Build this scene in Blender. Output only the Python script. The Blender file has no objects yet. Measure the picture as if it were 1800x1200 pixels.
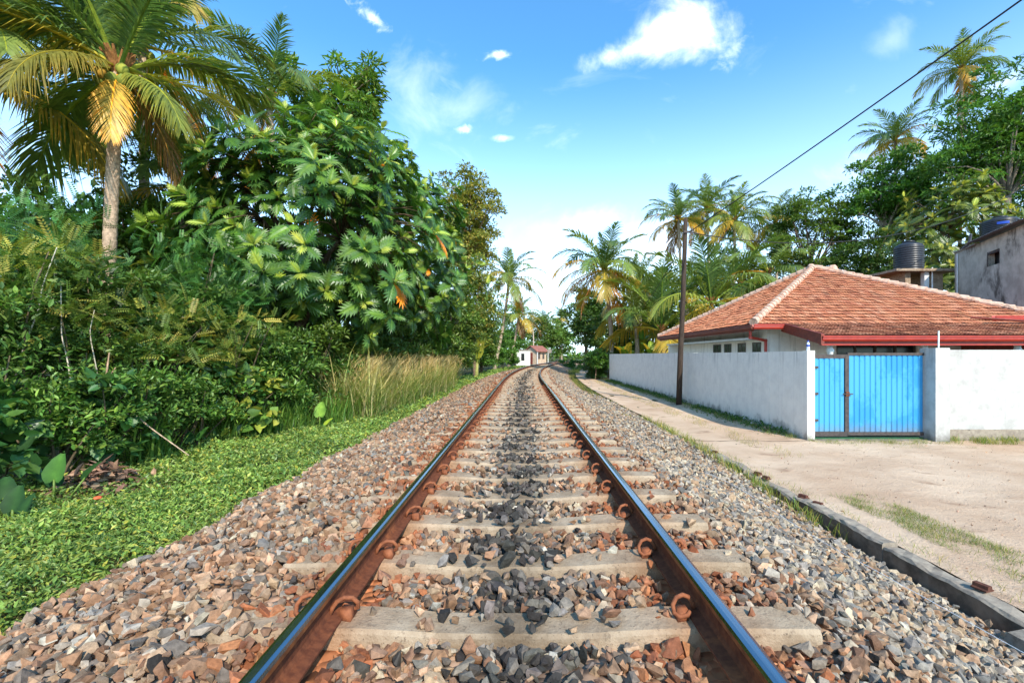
import bpy, bmesh, math, random
import numpy as np
from mathutils import Vector, Matrix

# ------------------------------------------------------------------ camera, sky, sun, exposure
scene = bpy.context.scene
COL = scene.collection
CZ = 1.40                                   # eye height (rail head at 0.34)
F = 800.0                                   # focal length in pixels of the 1800 px wide frame
cam = bpy.data.cameras.new('camera')
cam.sensor_width = 36.0
cam.lens = 36.0 * F / 1800.0
cam.shift_x = -25 / 1800
cam.shift_y = 24 / 1800
cam.clip_start = 0.05
cam.clip_end = 6000
cam_o = bpy.data.objects.new('camera', cam)
cam_o.location = (0, 0, CZ)
cam_o.rotation_euler = (math.radians(90), 0, 0)
COL.objects.link(cam_o)
scene.camera = cam_o

SUN_AZ = math.radians(180 - 20)             # clockwise from +Y (north): behind the camera, to the right
SUN_EL = math.radians(38)
SKY_STRENGTH = 0.15
SUN_STRENGTH = 3.2
EXPOSURE = 0.97
scene.view_settings.view_transform = 'Standard'
scene.view_settings.look = 'None'
scene.view_settings.gamma = 1.0
scene.view_settings.use_curve_mapping = False
scene.view_settings.exposure = EXPOSURE

sun = bpy.data.lights.new('sun', 'SUN')
sun.energy = SUN_STRENGTH
sun.angle = math.radians(0.6)
sun.color = (1.0, 0.92, 0.79)
sun_o = bpy.data.objects.new('sun', sun)
sd = Vector((math.sin(SUN_AZ) * math.cos(SUN_EL), math.cos(SUN_AZ) * math.cos(SUN_EL), math.sin(SUN_EL)))
sun_o.rotation_euler = sd.to_track_quat('Z', 'Y').to_euler()
COL.objects.link(sun_o)


def lin(r, g, b):
    return tuple(((c / 255) / 12.92 if c / 255 <= 0.04045 else ((c / 255 + 0.055) / 1.055) ** 2.4) for c in (r, g, b))


class G:
    """tiny node-graph helper"""
    def __init__(s, nt):
        s.nt = nt

    def n(s, t, **kw):
        nd = s.nt.nodes.new(t)
        for k, v in kw.items():
            setattr(nd, k, v)
        return nd

    def l(s, a, b):
        s.nt.links.new(a, b)

    def put(s, sock, v):
        if isinstance(v, bpy.types.NodeSocket):
            s.l(v, sock)
        else:
            sock.default_value = v

    def m(s, op, a, b=0.0, clamp=False):
        nd = s.n('ShaderNodeMath', operation=op)
        nd.use_clamp = clamp
        s.put(nd.inputs[0], a)
        s.put(nd.inputs[1], b)
        return nd.outputs[0]

    def mix(s, f, a, b, blend='MIX'):
        nd = s.n('ShaderNodeMix', data_type='RGBA', blend_type=blend)
        s.put(nd.inputs[0], f)
        s.put(nd.inputs[6], a if isinstance(a, bpy.types.NodeSocket) else (*a, 1))
        s.put(nd.inputs[7], b if isinstance(b, bpy.types.NodeSocket) else (*b, 1))
        return nd.outputs[2]

    def rng(s, v, a, b, c=0.0, d=1.0, smooth=True):
        nd = s.n('ShaderNodeMapRange')
        nd.interpolation_type = 'SMOOTHSTEP' if smooth else 'LINEAR'
        s.put(nd.inputs[0], v)
        nd.inputs[1].default_value = a
        nd.inputs[2].default_value = b
        nd.inputs[3].default_value = c
        nd.inputs[4].default_value = d
        return nd.outputs[0]

    def noise(s, vec, scale, detail=4.0, rough=0.55, dist=0.0):
        nd = s.n('ShaderNodeTexNoise')
        if vec is not None:
            s.l(vec, nd.inputs['Vector'])
        nd.inputs['Scale'].default_value = scale
        nd.inputs['Detail'].default_value = detail
        nd.inputs['Roughness'].default_value = rough
        nd.inputs['Distortion'].default_value = dist
        return nd.outputs['Fac']

    def map(s, vec, scale=(1, 1, 1), rot=(0, 0, 0), loc=(0, 0, 0)):
        nd = s.n('ShaderNodeMapping')
        s.l(vec, nd.inputs[0])
        nd.inputs[1].default_value = loc
        nd.inputs[2].default_value = rot
        nd.inputs[3].default_value = scale
        return nd.outputs[0]


world = bpy.data.worlds.new('World')
scene.world = world
world.use_nodes = True
wt = world.node_tree
wt.nodes.clear()
g = G(wt)
sky = g.n('ShaderNodeTexSky', sky_type='NISHITA')
sky.sun_disc = False
sky.sun_elevation = SUN_EL
sky.sun_rotation = SUN_AZ
sky.altitude = 0
sky.air_density = 1.0
sky.dust_density = 0.6
sky.ozone_density = 2.0
tc = g.n('ShaderNodeTexCoord')
gen = tc.outputs['Generated']
sep = g.n('ShaderNodeSeparateXYZ')
g.l(gen, sep.inputs[0])
ay = g.m('MAXIMUM', g.m('ABSOLUTE', sep.outputs[1]), 0.02)
u = g.m('DIVIDE', sep.outputs[0], ay)
v = g.m('DIVIDE', sep.outputs[2], ay)
cv = g.n('ShaderNodeCombineXYZ')
g.l(u, cv.inputs[0]); g.l(v, cv.inputs[1])
n1 = g.noise(cv.outputs[0], 7.0, 8.0, 0.6, 0.4)
n3 = g.noise(cv.outputs[0], 26.0, 7.0, 0.62, 0.5)
n2 = g.noise(g.map(cv.outputs[0], (1, 2.2, 1), (0, 0, 0.3)), 3.0, 7.0, 0.62, 0.6)
dens = None
# (u, v, half width, half height, tilt, strength, raggedness)
for (u0, v0, a, b, th, st, k) in [
        (0.345, 0.720, 0.115, 0.062, 0.30, 1.00, 1.7), (0.23, 0.672, 0.10, 0.030, 0.30, 0.75, 1.9),
        (0.455, 0.665, 0.045, 0.018, 0.9, 0.25, 2.2), (-0.345, 0.748, 0.042, 0.014, -0.75, 0.5, 2.2),
        (-0.060, 0.658, 0.030, 0.011, 0.1, 0.55, 2.0), (-0.235, 0.60, 0.085, 0.09, -0.9, 0.17, 2.4),
        (-0.19, 0.555, 0.13, 0.06, -0.2, 0.16, 2.4), (-0.140, 0.496, 0.030, 0.009, 0, 0.45, 2.0),
        (-0.052, 0.477, 0.022, 0.007, 0, 0.35, 2.0), (0.80, 0.69, 0.06, 0.035, 0.4, 0.12, 2.0),
        (0.10, 0.285, 0.10, 0.035, 0.1, 0.34, 2.2), (0.27, 0.24, 0.13, 0.06, 0.2, 0.42, 2.2),
        (0.0, 0.16, 0.20, 0.06, 0, 0.4, 2.1), (1.05, 0.60, 0.12, 0.02, 0.5, 0.25, 2.0)]:
    c, s_ = math.cos(th), math.sin(th)
    du = g.m('SUBTRACT', u, u0)
    dv = g.m('SUBTRACT', v, v0)
    p = g.m('DIVIDE', g.m('ADD', g.m('MULTIPLY', du, c), g.m('MULTIPLY', dv, s_)), a)
    q = g.m('DIVIDE', g.m('SUBTRACT', g.m('MULTIPLY', dv, c), g.m('MULTIPLY', du, s_)), b)
    d = g.m('SQRT', g.m('ADD', g.m('MULTIPLY', p, p), g.m('MULTIPLY', q, q)))
    e = g.m('ADD', g.m('SUBTRACT', 1.0, d), g.m('MULTIPLY', g.m('SUBTRACT', n3 if a < 0.06 else n1, 0.5), k * 1.9))
    f = g.m('MULTIPLY', g.rng(e, -0.35, 1.7), st)
    dens = f if dens is None else g.m('MAXIMUM', dens, f)
gc = g.m('MULTIPLY', g.rng(n2, 0.56, 0.80), 0.16)
dens = g.m('MAXIMUM', dens, gc)
dens = g.m('MULTIPLY', dens, g.rng(sep.outputs[2], 0.0, 0.06))
cloudcol = (11.0, 11.2, 11.6)
tint = g.mix(1.0, sky.outputs[0], (0.54, 1.06, 1.28), 'MULTIPLY')
veil = g.rng(sep.outputs[2], -0.05, 0.56, 0.62, 0.0)
tint = g.mix(veil, tint, (7.6, 8.7, 9.9))
skyc = g.mix(dens, tint, cloudcol)
bg = g.n('ShaderNodeBackground')
g.l(skyc, bg.inputs[0])
bg.inputs[1].default_value = SKY_STRENGTH
wo = g.n('ShaderNodeOutputWorld')
g.l(bg.outputs[0], wo.inputs[0])

# ------------------------------------------------------------------ helpers
rng = np.random.default_rng(11)
random.seed(5)


def at(px, Y, py=None):
    """where a point seen at pixel px, py of the photograph stands when it is Y metres ahead"""
    x = (px - 925) / F * Y
    return (x, CZ + (624 - py) / F * Y) if py is not None else x


def nrm(a):
    return a / np.maximum(np.linalg.norm(a, axis=-1, keepdims=True), 1e-9)


class Acc:
    def __init__(s):
        s.V = []; s.F = {}; s.C = []; s.n = 0; s.M = {}

    def add(s, V, faces, col=(1, 1, 1), mi=0):
        V = np.asarray(V, float)
        c = np.asarray(col, float)
        if c.ndim == 1:
            c = np.tile(c, (len(V), 1))
        s.V.append(V); s.C.append(c)
        for f in faces:
            f = np.asarray(f, int)
            if f.ndim == 1:
                f = f[None]
            s.F.setdefault(f.shape[1], []).append(f + s.n)
            s.M.setdefault(f.shape[1], []).append(np.full(len(f), mi))
        s.n += len(V)
        return s

    def box(s, x0, x1, y0, y1, z0, z1, col=(1, 1, 1), mi=0):
        V = [(x, y, z) for x in (x0, x1) for y in (y0, y1) for z in (z0, z1)]
        return s.add(V, [[(0, 1, 3, 2), (4, 6, 7, 5), (0, 4, 5, 1), (2, 3, 7, 6), (0, 2, 6, 4), (1, 5, 7, 3)]], col, mi)

    def tube(s, P, R, k=6, col=(1, 1, 1), mi=0, cap=True):
        P = np.asarray(P, float)
        n = len(P)
        R = np.broadcast_to(np.asarray(R, float), (n,))
        T = nrm(np.gradient(P, axis=0))
        up = np.array([0.0, 0, 1]) if abs(T[0, 2]) < 0.9 else np.array([1.0, 0, 0])
        x = nrm(np.cross(T[0], up))
        V = []
        for i in range(n):
            x = nrm(x - T[i] * np.dot(x, T[i]))
            y = np.cross(T[i], x)
            a = np.arange(k) * 2 * np.pi / k
            V.append(P[i] + R[i] * (np.cos(a)[:, None] * x + np.sin(a)[:, None] * y))
        V = np.concatenate(V)
        Q = [(i * k + j, i * k + (j + 1) % k, (i + 1) * k + (j + 1) % k, (i + 1) * k + j) for i in range(n - 1) for j in range(k)]
        fs = [Q]
        if cap:
            fs += [[tuple(range(k))[::-1]], [tuple((n - 1) * k + j for j in range(k))]]
        return s.add(V, fs, col, mi)

    def lathe(s, c, prof, k=20, col=(1, 1, 1), mi=0):
        a = np.arange(k) * 2 * np.pi / k
        V = np.concatenate([np.stack([c[0] + r * np.cos(a), c[1] + r * np.sin(a), np.full(k, c[2] + z)], 1) for r, z in prof])
        n = len(prof)
        Q = [(i * k + j, i * k + (j + 1) % k, (i + 1) * k + (j + 1) % k, (i + 1) * k + j) for i in range(n - 1) for j in range(k)]
        return s.add(V, [Q, [tuple(range(k))[::-1]], [tuple((n - 1) * k + j for j in range(k))]], col, mi)

    def mesh(s, name, mats, smooth=False):
        V = np.concatenate(s.V); C = np.concatenate(s.C)
        loops = []; starts = []; tot = []; mi = []
        o = 0
        for k, fl in s.F.items():
            f = np.concatenate(fl)
            loops.append(f.ravel())
            starts.append(o + np.arange(len(f)) * k)
            tot.append(np.full(len(f), k))
            mi.append(np.concatenate(s.M[k]))
            o += f.size
        loops = np.concatenate(loops); starts = np.concatenate(starts); tot = np.concatenate(tot); mi = np.concatenate(mi)
        me = bpy.data.meshes.new(name)
        me.vertices.add(len(V)); me.loops.add(len(loops)); me.polygons.add(len(starts))
        me.vertices.foreach_set('co', V.astype(np.float32).ravel())
        me.loops.foreach_set('vertex_index', loops.astype(np.int32))
        me.polygons.foreach_set('loop_start', starts.astype(np.int32))
        me.polygons.foreach_set('loop_total', tot.astype(np.int32))
        me.polygons.foreach_set('material_index', mi.astype(np.int32))
        me.polygons.foreach_set('use_smooth', np.full(len(starts), smooth))
        at_ = me.attributes.new('Col', 'FLOAT_COLOR', 'POINT')
        at_.data.foreach_set('color', np.concatenate([C, np.ones((len(C), 1))], 1).astype(np.float32).ravel())
        for m in (mats if isinstance(mats, (list, tuple)) else [mats]):
            me.materials.append(m)
        me.update(calc_edges=True)
        me.validate()
        return me

    def build(s, name, mats, parent=None, smooth=False, **tags):
        return link(name, s.mesh(name, mats, smooth), parent, **tags)


def link(name, data, parent=None, loc=None, color=None, label=None, category=None, group=None, kind=None):
    o = bpy.data.objects.new(name, data)
    COL.objects.link(o)
    if parent is not None:
        o.parent = parent
        if loc is None and data is not None:
            o.location = -parent.location          # geometry given in world space
    if loc is not None:
        o.location = loc
    if color is not None:
        o.color = (*color, 1)
    for k, v_ in (('label', label), ('category', category), ('group', group), ('kind', kind)):
        if v_:
            o[k] = v_
    return o


def thing(name, label, category, loc, group=None, kind=None):
    o = link(name, None, None, loc, label=label, category=category, group=group, kind=kind)
    o.empty_display_size = 0.2
    return o


def inst(acc, tmpl, pos, axis, normal, size, col):
    V, faces, tcol = tmpl
    pos = np.asarray(pos, float)
    a = nrm(np.asarray(axis, float))
    x = nrm(np.cross(a, normal))
    z = np.cross(x, a)
    R = np.stack([x, a, z], -1)
    size = np.asarray(size, float)
    n, k = len(pos), len(V)
    W = np.einsum('nij,vj->nvi', R, V) * size[:, None, None] + pos[:, None]
    C = np.asarray(col, float)[:, None, :] * tcol[None]
    fs = [(np.asarray(f)[None] + (np.arange(n) * k)[:, None, None]).reshape(-1, len(f[0])) for f in faces]
    acc.add(W.reshape(-1, 3), fs, C.reshape(-1, 3))


def vary(base, n, amt=0.25, hue=0.12):
    """n colours round the given palette (list of linear colours)"""
    b = np.asarray(base, float)
    if b.ndim == 1:
        b = b[None]
    c = b[rng.integers(0, len(b), n)]
    c = c * (1 + amt * rng.uniform(-1, 1, (n, 1)))
    c = c * (1 + hue * rng.uniform(-1, 1, (n, 3)))
    return np.clip(c, 0.002, 1)


def wob(x, y, s=1.0, seed=0):
    return (np.sin(x * 1.7 * s + 1.3 + seed) * np.cos(y * 1.3 * s + 0.7 * seed) + 0.5 * np.sin(x * 3.9 * s - y * 3.1 * s + seed)
            + 0.3 * np.sin(y * 7.3 * s + x * 5.7 * s + 2 * seed)) / 1.8


# ------------------------------------------------------------------ materials
def newmat(name):
    m = bpy.data.materials.new(name)
    m.use_nodes = True
    m.node_tree.nodes.clear()
    return m, G(m.node_tree)


def finish(g, col, rough=0.8, bump=None, bump_d=0.01, metal=0.0, spec=0.5, transl=0.0, tcol=None):
    p = g.n('ShaderNodeBsdfPrincipled')
    g.put(p.inputs['Base Color'], col if isinstance(col, bpy.types.NodeSocket) else (*col, 1))
    g.put(p.inputs['Roughness'], rough)
    g.put(p.inputs['Metallic'], metal)
    p.inputs['Specular IOR Level'].default_value = spec
    if bump is not None:
        b = g.n('ShaderNodeBump')
        b.inputs['Strength'].default_value = 1.0
        b.inputs['Distance'].default_value = bump_d
        g.l(bump, b.inputs['Height'])
        g.l(b.outputs[0], p.inputs['Normal'])
    out = g.n('ShaderNodeOutputMaterial')
    sh = p.outputs[0]
    if transl > 0:
        t = g.n('ShaderNodeBsdfTranslucent')
        g.put(t.inputs[0], tcol if tcol is not None else col)
        mx = g.n('ShaderNodeMixShader')
        mx.inputs[0].default_value = transl
        g.l(sh, mx.inputs[1]); g.l(t.outputs[0], mx.inputs[2])
        sh = mx.outputs[0]
    g.l(sh, out.inputs[0])


def attrcol(g):
    a = g.n('ShaderNodeAttribute', attribute_name='Col')
    o = g.n('ShaderNodeObjectInfo')
    return g.mix(1.0, a.outputs['Color'], o.outputs['Color'], 'MULTIPLY')


def pos(g):
    return g.n('ShaderNodeNewGeometry').outputs['Position']


def mat_leaf(name, rough=0.45, transl=0.30, spec=0.45):
    m, g = newmat(name)
    c = attrcol(g)
    nz = g.noise(pos(g), 9.0, 3.0)
    c = g.mix(1.0, c, g.mix(g.rng(nz, 0.3, 0.7), (0.86, 0.80, 0.62), (1.30, 1.14, 0.88)), 'MULTIPLY')
    tcol = g.mix(1.0, c, (1.45, 1.5, 0.7), 'MULTIPLY')
    finish(g, c, rough, spec=spec, transl=transl, tcol=tcol)
    return m


def mat_attr(name, rough=0.9, scale=40, amt=0.3, bump=0.0, spec=0.3):
    m, g = newmat(name)
    c = attrcol(g)
    ps = pos(g)
    nz = g.noise(ps, scale, 5.0, 0.65)
    c = g.mix(1.0, c, g.mix(g.rng(nz, 0.25, 0.75), (1 - amt,) * 3, (1 + amt,) * 3), 'MULTIPLY')
    finish(g, c, rough, nz if bump else None, bump, spec=spec)
    return m


def mat_plain(name, a, b, scale=8.0, rough=0.7, metal=0.0, bump=0.004, spec=0.4, stretch=(1, 1, 1), stain=None, stain_scale=2.0, lo=0.55, hi=0.72, sstretch=(1, 1, 1)):
    m, g = newmat(name)
    ps = pos(g)
    nz = g.noise(g.map(ps, stretch), scale, 6.0, 0.6)
    c = g.mix(g.rng(nz, 0.3, 0.7), a, b)
    if stain:
        n2 = g.noise(g.map(ps, sstretch), stain_scale, 8.0, 0.68, 0.3)
        c = g.mix(g.rng(n2, lo, hi), c, stain)
    finish(g, c, rough, nz if bump else None, bump, metal, spec)
    return m


M = {}
M['leaf'] = mat_leaf('foliage')
M['glossy'] = mat_leaf('glossy_foliage', 0.40, 0.26, 0.5)
M['matte'] = mat_leaf('matte_foliage', 0.6, 0.3, 0.2)
M['frond'] = mat_leaf('palm_frond', 0.42, 0.34, 0.45)
M['grass'] = mat_leaf('grass', 0.5, 0.3, 0.35)
M['stone'] = mat_attr('ballast_stone', 0.92, 38, 0.34, 0.006, 0.25)
M['bark'] = mat_attr('bark', 0.95, 14, 0.4, 0.02, 0.15)
M['tile'] = mat_attr('roof_tile', 0.85, 5, 0.18, 0.002, 0.25)
M['concrete'] = mat_plain('concrete', lin(170, 150, 128), lin(140, 120, 100), 9, 0.92, bump=0.008, spec=0.2, stain=lin(112, 86, 66), stain_scale=4, lo=0.50, hi=0.72)
M['kerb'] = mat_plain('old_concrete', lin(158, 146, 130), lin(132, 120, 107), 12, 0.95, bump=0.012, spec=0.15, stain=lin(84, 76, 67), stain_scale=2.4, lo=0.54, hi=0.72)
M['mould_shade'] = mat_plain('mouldy_shaded_concrete', lin(132, 119, 104), lin(84, 75, 65), 5, 0.95, bump=0.015, spec=0.1, stain=lin(116, 106, 94), stain_scale=3.0, lo=0.56, hi=0.72)  # drain-side face of the kerb: mould plus shade put into the colour
def mat_sleeper():
    m, g = newmat('sleeper_concrete')
    ps = pos(g)
    nz = g.noise(ps, 24.0, 6.0, 0.7)
    n2 = g.noise(ps, 5.0, 8.0, 0.7)
    n3 = g.noise(ps, 70.0, 3.0, 0.6)
    c = g.mix(g.rng(n2, 0.3, 0.7), lin(178, 158, 134), lin(142, 122, 100))
    c = g.mix(g.m('MULTIPLY', g.rng(nz, 0.56, 0.68), 0.55), c, lin(96, 80, 66))
    c = g.mix(g.m('MULTIPLY', g.rng(n3, 0.64, 0.70), 0.6), c, lin(70, 60, 52))
    c = g.mix(1.0, c, attrcol(g), 'MULTIPLY')
    finish(g, c, 0.93, g.m('ADD', nz, g.m('MULTIPLY', n3, 0.4)), 0.010, spec=0.15)
    return m


M['sleeper'] = mat_sleeper()
M['rust'] = mat_plain('rusty_steel', lin(116, 68, 46), lin(88, 50, 36), 30, 0.95, bump=0.003, spec=0.12, stain=lin(150, 88, 54), stain_scale=3, lo=0.52, hi=0.7)
M['chair'] = mat_plain('dark_rust', lin(104, 66, 52), lin(78, 50, 42), 24, 0.9, bump=0.003, spec=0.2)
M['clip'] = mat_plain('rusty_clip', lin(150, 90, 58), lin(116, 66, 42), 30, 0.8, bump=0.002, spec=0.3)
M['railtop'] = mat_plain('polished_rail', (0.42, 0.42, 0.43), (0.34, 0.34, 0.36), 3, 0.18, 1.0, 0, stretch=(40, 0.5, 1))
M['railside'] = mat_plain('rail_edge', lin(150, 92, 52), lin(96, 58, 38), 20, 0.5, 0.4, 0.001)


def wall_white(name, a, b, mould, ground=True, z0=-0.5):
    m, g = newmat(name)
    ps = pos(g)
    n0 = g.noise(ps, 3.0, 6.0, 0.65)
    c = g.mix(g.rng(n0, 0.35, 0.7), a, b)
    st = g.noise(g.map(ps, (5, 5, 0.35)), 1.6, 6.0, 0.6)
    sepz = g.n('ShaderNodeSeparateXYZ'); g.l(ps, sepz.inputs[0])
    top = g.rng(sepz.outputs[2], 1.0, 1.5, 0.0, 0.55)
    c = g.mix(g.m('MULTIPLY', g.rng(st, 0.52, 0.75), g.m('ADD', g.m('MULTIPLY', top, .9), 0.12)), c, mould)
    spk = g.noise(ps, 26.0, 3.0, 0.7)
    c = g.mix(g.m('MULTIPLY', g.rng(spk, 0.68, 0.74), 0.4), c, mould)
    if ground:
        n3 = g.noise(g.map(ps, (1, 1, 0.8)), 3.2, 8.0, 0.7)
        h = g.m('ADD', g.m('MULTIPLY', g.rng(sepz.outputs[2], z0, z0 + 0.75, 1.0, 0.0, False), 0.42), g.m('MULTIPLY', n3, 0.5))
        c = g.mix(g.m('MULTIPLY', g.rng(h, 0.50, 0.72), 0.85), c, mould)
    bumpn = g.noise(ps, 60.0, 4.0, 0.6)
    finish(g, c, 0.85, g.m('ADD', bumpn, g.m('MULTIPLY', n0, 3.0)), 0.004, spec=0.25)
    return m


M['wall'] = wall_white('painted_wall', lin(243, 239, 230), lin(231, 227, 219), lin(112, 106, 97))
M['wall2'] = wall_white('weathered_wall', lin(188, 185, 179), lin(164, 161, 156), lin(104, 99, 92))
M['house'] = wall_white('house_wall', lin(238, 234, 226), lin(230, 226, 218), lin(150, 146, 138), False)
M['whitetrim'] = mat_plain('white_trim', lin(228, 228, 225), lin(214, 214, 210), 6, 0.7, bump=0.001)
M['greywall'] = mat_plain('bare_render', lin(200, 195, 180), lin(162, 157, 144), 1.4, 0.95, bump=0.02, spec=0.1, stain=lin(96, 92, 84), stain_scale=0.9, lo=0.47, hi=0.66, sstretch=(1, 1, 0.6))
M['red'] = mat_plain('red_paint', lin(178, 58, 40), lin(160, 48, 36), 5, 0.42, bump=0.001, spec=0.5, stain=lin(128, 50, 40), stain_scale=3, lo=0.58, hi=0.8)
M['darkred'] = mat_plain('weathered_red', lin(136, 62, 44), lin(108, 48, 38), 7, 0.55, bump=0.001)
M['soffit'] = mat_plain('soffit', lin(150, 138, 128), lin(120, 108, 98), 5, 0.8, bump=0.001)
M['glass'] = mat_plain('dark_glass', (0.012, 0.013, 0.014), (0.02, 0.021, 0.022), 2, 0.12, bump=0)
M['frame'] = mat_plain('window_frame', lin(92, 84, 78), lin(72, 66, 62), 8, 0.6, bump=0)
M['gateframe'] = mat_plain('gate_frame', lin(86, 76, 72), lin(64, 58, 56), 14, 0.7, 0.2, 0.002, stain=lin(128, 72, 46), stain_scale=6, lo=0.58, hi=0.75)
M['pole'] = mat_plain('tarred_wood', lin(78, 64, 54), lin(52, 42, 36), 9, 0.9, bump=0.012, spec=0.2, stretch=(6, 6, 0.5))
M['cable'] = mat_plain('cable', (0.012, 0.012, 0.013), (0.02, 0.02, 0.02), 4, 0.6, bump=0)
M['tank'] = mat_plain('tank_plastic', (0.022, 0.022, 0.026), (0.035, 0.035, 0.04), 4, 0.36, bump=0)
M['sheet'] = mat_plain('roof_sheet', lin(104, 106, 112), lin(82, 84, 90), 4, 0.6, 0.1, 0.001)
M['mortar'] = mat_plain('ridge_mortar', lin(214, 182, 160), lin(180, 140, 116), 6, 0.9, bump=0.02, stain=lin(110, 88, 78), stain_scale=4, lo=0.54, hi=0.68)
M['bluecap'] = mat_plain('blue_plastic', lin(30, 70, 170), lin(26, 62, 156), 5, 0.35, bump=0)
M['bottle'] = mat_plain('white_plastic', lin(214, 220, 228), lin(200, 208, 218), 5, 0.3, bump=0)
M['green'] = mat_plain('green_rail', lin(34, 88, 50), lin(28, 70, 42), 9, 0.6, bump=0)
M['dead'] = mat_attr('dead_leaf', 0.9, 30, 0.35, 0.004, 0.15)


def mat_gate():
    m, g = newmat('gate_blue_paint')
    ps = pos(g)
    d1 = g.noise(g.map(ps, (1.0, 1, .55), (0, 0.75, 0)), 1.5, 4.0, 0.6, 0.2)  # diagonal deep-blue bands: faded paint plus shadows painted into the colour
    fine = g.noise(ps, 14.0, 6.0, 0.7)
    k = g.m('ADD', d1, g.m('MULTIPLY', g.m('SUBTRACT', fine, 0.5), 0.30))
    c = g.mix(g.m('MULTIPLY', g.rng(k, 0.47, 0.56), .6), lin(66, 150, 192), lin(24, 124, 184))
    bl = g.noise(ps, 7.0, 6.0, 0.75)
    c = g.mix(g.m('MULTIPLY', g.rng(bl, 0.62, 0.70), 0.5), c, lin(14, 112, 176))
    c = g.mix(g.m('MULTIPLY', g.rng(fine, 0.62, 0.75), 0.3), c, lin(96, 164, 198))
    sz_ = g.n('ShaderNodeSeparateXYZ'); g.l(ps, sz_.inputs[0])
    mud = g.m('ADD', g.rng(sz_.outputs[2], -.36, .25, .42, 0.0, False), g.m('MULTIPLY', bl, .4))
    c = g.mix(g.m('MULTIPLY', g.rng(mud, .42, .66), .55), c, lin(120, 112, 100))
    rs = g.noise(g.map(ps, (3, 3, .5)), 5.0, 7.0, 0.75)
    c = g.mix(g.m('MULTIPLY', g.rng(rs, 0.66, 0.74), 0.6), c, lin(104, 74, 56))
    finish(g, c, 0.42, fine, 0.001, spec=0.4)
    return m


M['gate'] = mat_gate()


def mat_sand():
    m, g = newmat('sandy_dirt')
    ps = pos(g)
    n0 = g.noise(ps, 0.7, 8.0, 0.62, 0.2)
    n1 = g.noise(g.map(ps, (0.7, 1.15, 1), (0, 0, 0.12)), 1.7, 9.0, 0.68, 0.2)
    n2 = g.noise(ps, 36.0, 5.0, 0.7)
    c = g.mix(g.rng(n0, 0.3, 0.7), lin(214, 186, 158), lin(190, 158, 130))
    c = g.mix(g.m('MULTIPLY', g.rng(n1, 0.55, 0.70), 0.7), c, lin(150, 118, 94))
    c = g.mix(g.m('MULTIPLY', g.rng(n2, 0.58, 0.75), 0.35), c, lin(150, 122, 100))
    finish(g, c, 0.95, g.m('ADD', g.m('MULTIPLY', n1, 1.6), g.m('MULTIPLY', n2, 0.7)), 0.03, spec=0.1)
    return m


M['sand'] = mat_sand()


def mat_soil():
    m, g = newmat('grassy_earth')
    ps = pos(g)
    n0 = g.noise(ps, 0.8, 8.0, 0.65)
    n1 = g.noise(ps, 11.0, 6.0, 0.7)
    c = g.mix(g.rng(n0, 0.35, 0.65), lin(66, 78, 36), lin(92, 80, 54))
    c = g.mix(g.rng(n1, 0.4, 0.7), c, lin(48, 54, 28))
    finish(g, c, 0.95, n1, 0.04, spec=0.1)
    return m


M['soil'] = mat_soil()


def mat_bed():
    m, g = newmat('ballast_bed')
    ps = pos(g)
    vo = g.n('ShaderNodeTexVoronoi')
    g.l(ps, vo.inputs['Vector'])
    vo.inputs['Scale'].default_value = 17.0
    sc = g.n('ShaderNodeSeparateXYZ'); g.l(vo.outputs['Color'], sc.inputs[0])
    a = attrcol(g)
    c = g.mix(g.rng(sc.outputs[0], 0.0, 1.0, 0.0, 1.0, False), g.mix(1.0, a, (0.55, 0.55, 0.55), 'MULTIPLY'), g.mix(1.0, a, (1.25, 1.22, 1.2), 'MULTIPLY'))
    h = g.m('SUBTRACT', 1.0, vo.outputs['Distance'])
    finish(g, c, 0.95, h, 0.04, spec=0.1)
    return m


M['bed'] = mat_bed()


# ------------------------------------------------------------------ the line of the track and the lie of the land
def xc(y):
    y = np.asarray(y, float)
    t = np.clip(y - 20, 0, 110)
    return -0.03 - 0.13 * np.clip(y / 20, 0, 1) + t * t / 500 + np.clip(y - 130, 0, None) * 0.44


def ang(y):
    return math.atan2(float(xc(y + 0.5) - xc(y - 0.5)), 1.0)


HP = np.array([(-400, -.5), (-9, -.34), (-5.6, -.22), (-2.9, -.13), (-1.6, .0), (1.5, .0), (1.75, -.06), (3.25, -.93), (3.70, -.95), (3.78, -.60), (7, -.60), (400, -.56)])


def gz(s, y=0.0):
    z = np.interp(s, HP[:, 0], HP[:, 1])
    t = np.clip((np.asarray(y, float) - 11.5) / 4, 0, 1)
    return np.where(np.asarray(s) > 1.75, z + (np.maximum(z, -.56) - z) * t, z)


def gzx(x, y):
    return float(gz(x - float(xc(y)), y))


BP = np.array([(-2.95, -.16), (-2.75, -.08), (-2.0, .085), (-1.45, .145), (-1.2, .145), (-.98, .115), (.98, .112), (1.45, .115), (1.75, .03), (3.0, -.50), (3.6, -.66)])


def bz(s, y=0.0):
    z = np.interp(s, BP[:, 0], BP[:, 1])
    return z + .20 * np.clip((np.asarray(y, float) - 5.0) / 4, 0, 1) * np.clip((np.asarray(s) - 2.2) / .8, 0, 1)


def grid(acc, S, Y, zf, colf=None, mi=0):
    S = np.asarray(S, float); Y = np.asarray(Y, float)
    ss, yy = np.meshgrid(S, Y)
    X = xc(yy) + ss
    Z = zf(ss, yy)
    V = np.stack([X, yy, Z], -1).reshape(-1, 3)
    k = len(S)
    i, j = np.meshgrid(np.arange(len(Y) - 1), np.arange(k - 1), indexing='ij')
    q = np.stack([i * k + j, i * k + j + 1, (i + 1) * k + j + 1, (i + 1) * k + j], -1).reshape(-1, 4)
    c = colf(ss, yy).reshape(-1, 3) if colf else (1, 1, 1)
    acc.add(V, [q], c, mi)


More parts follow.
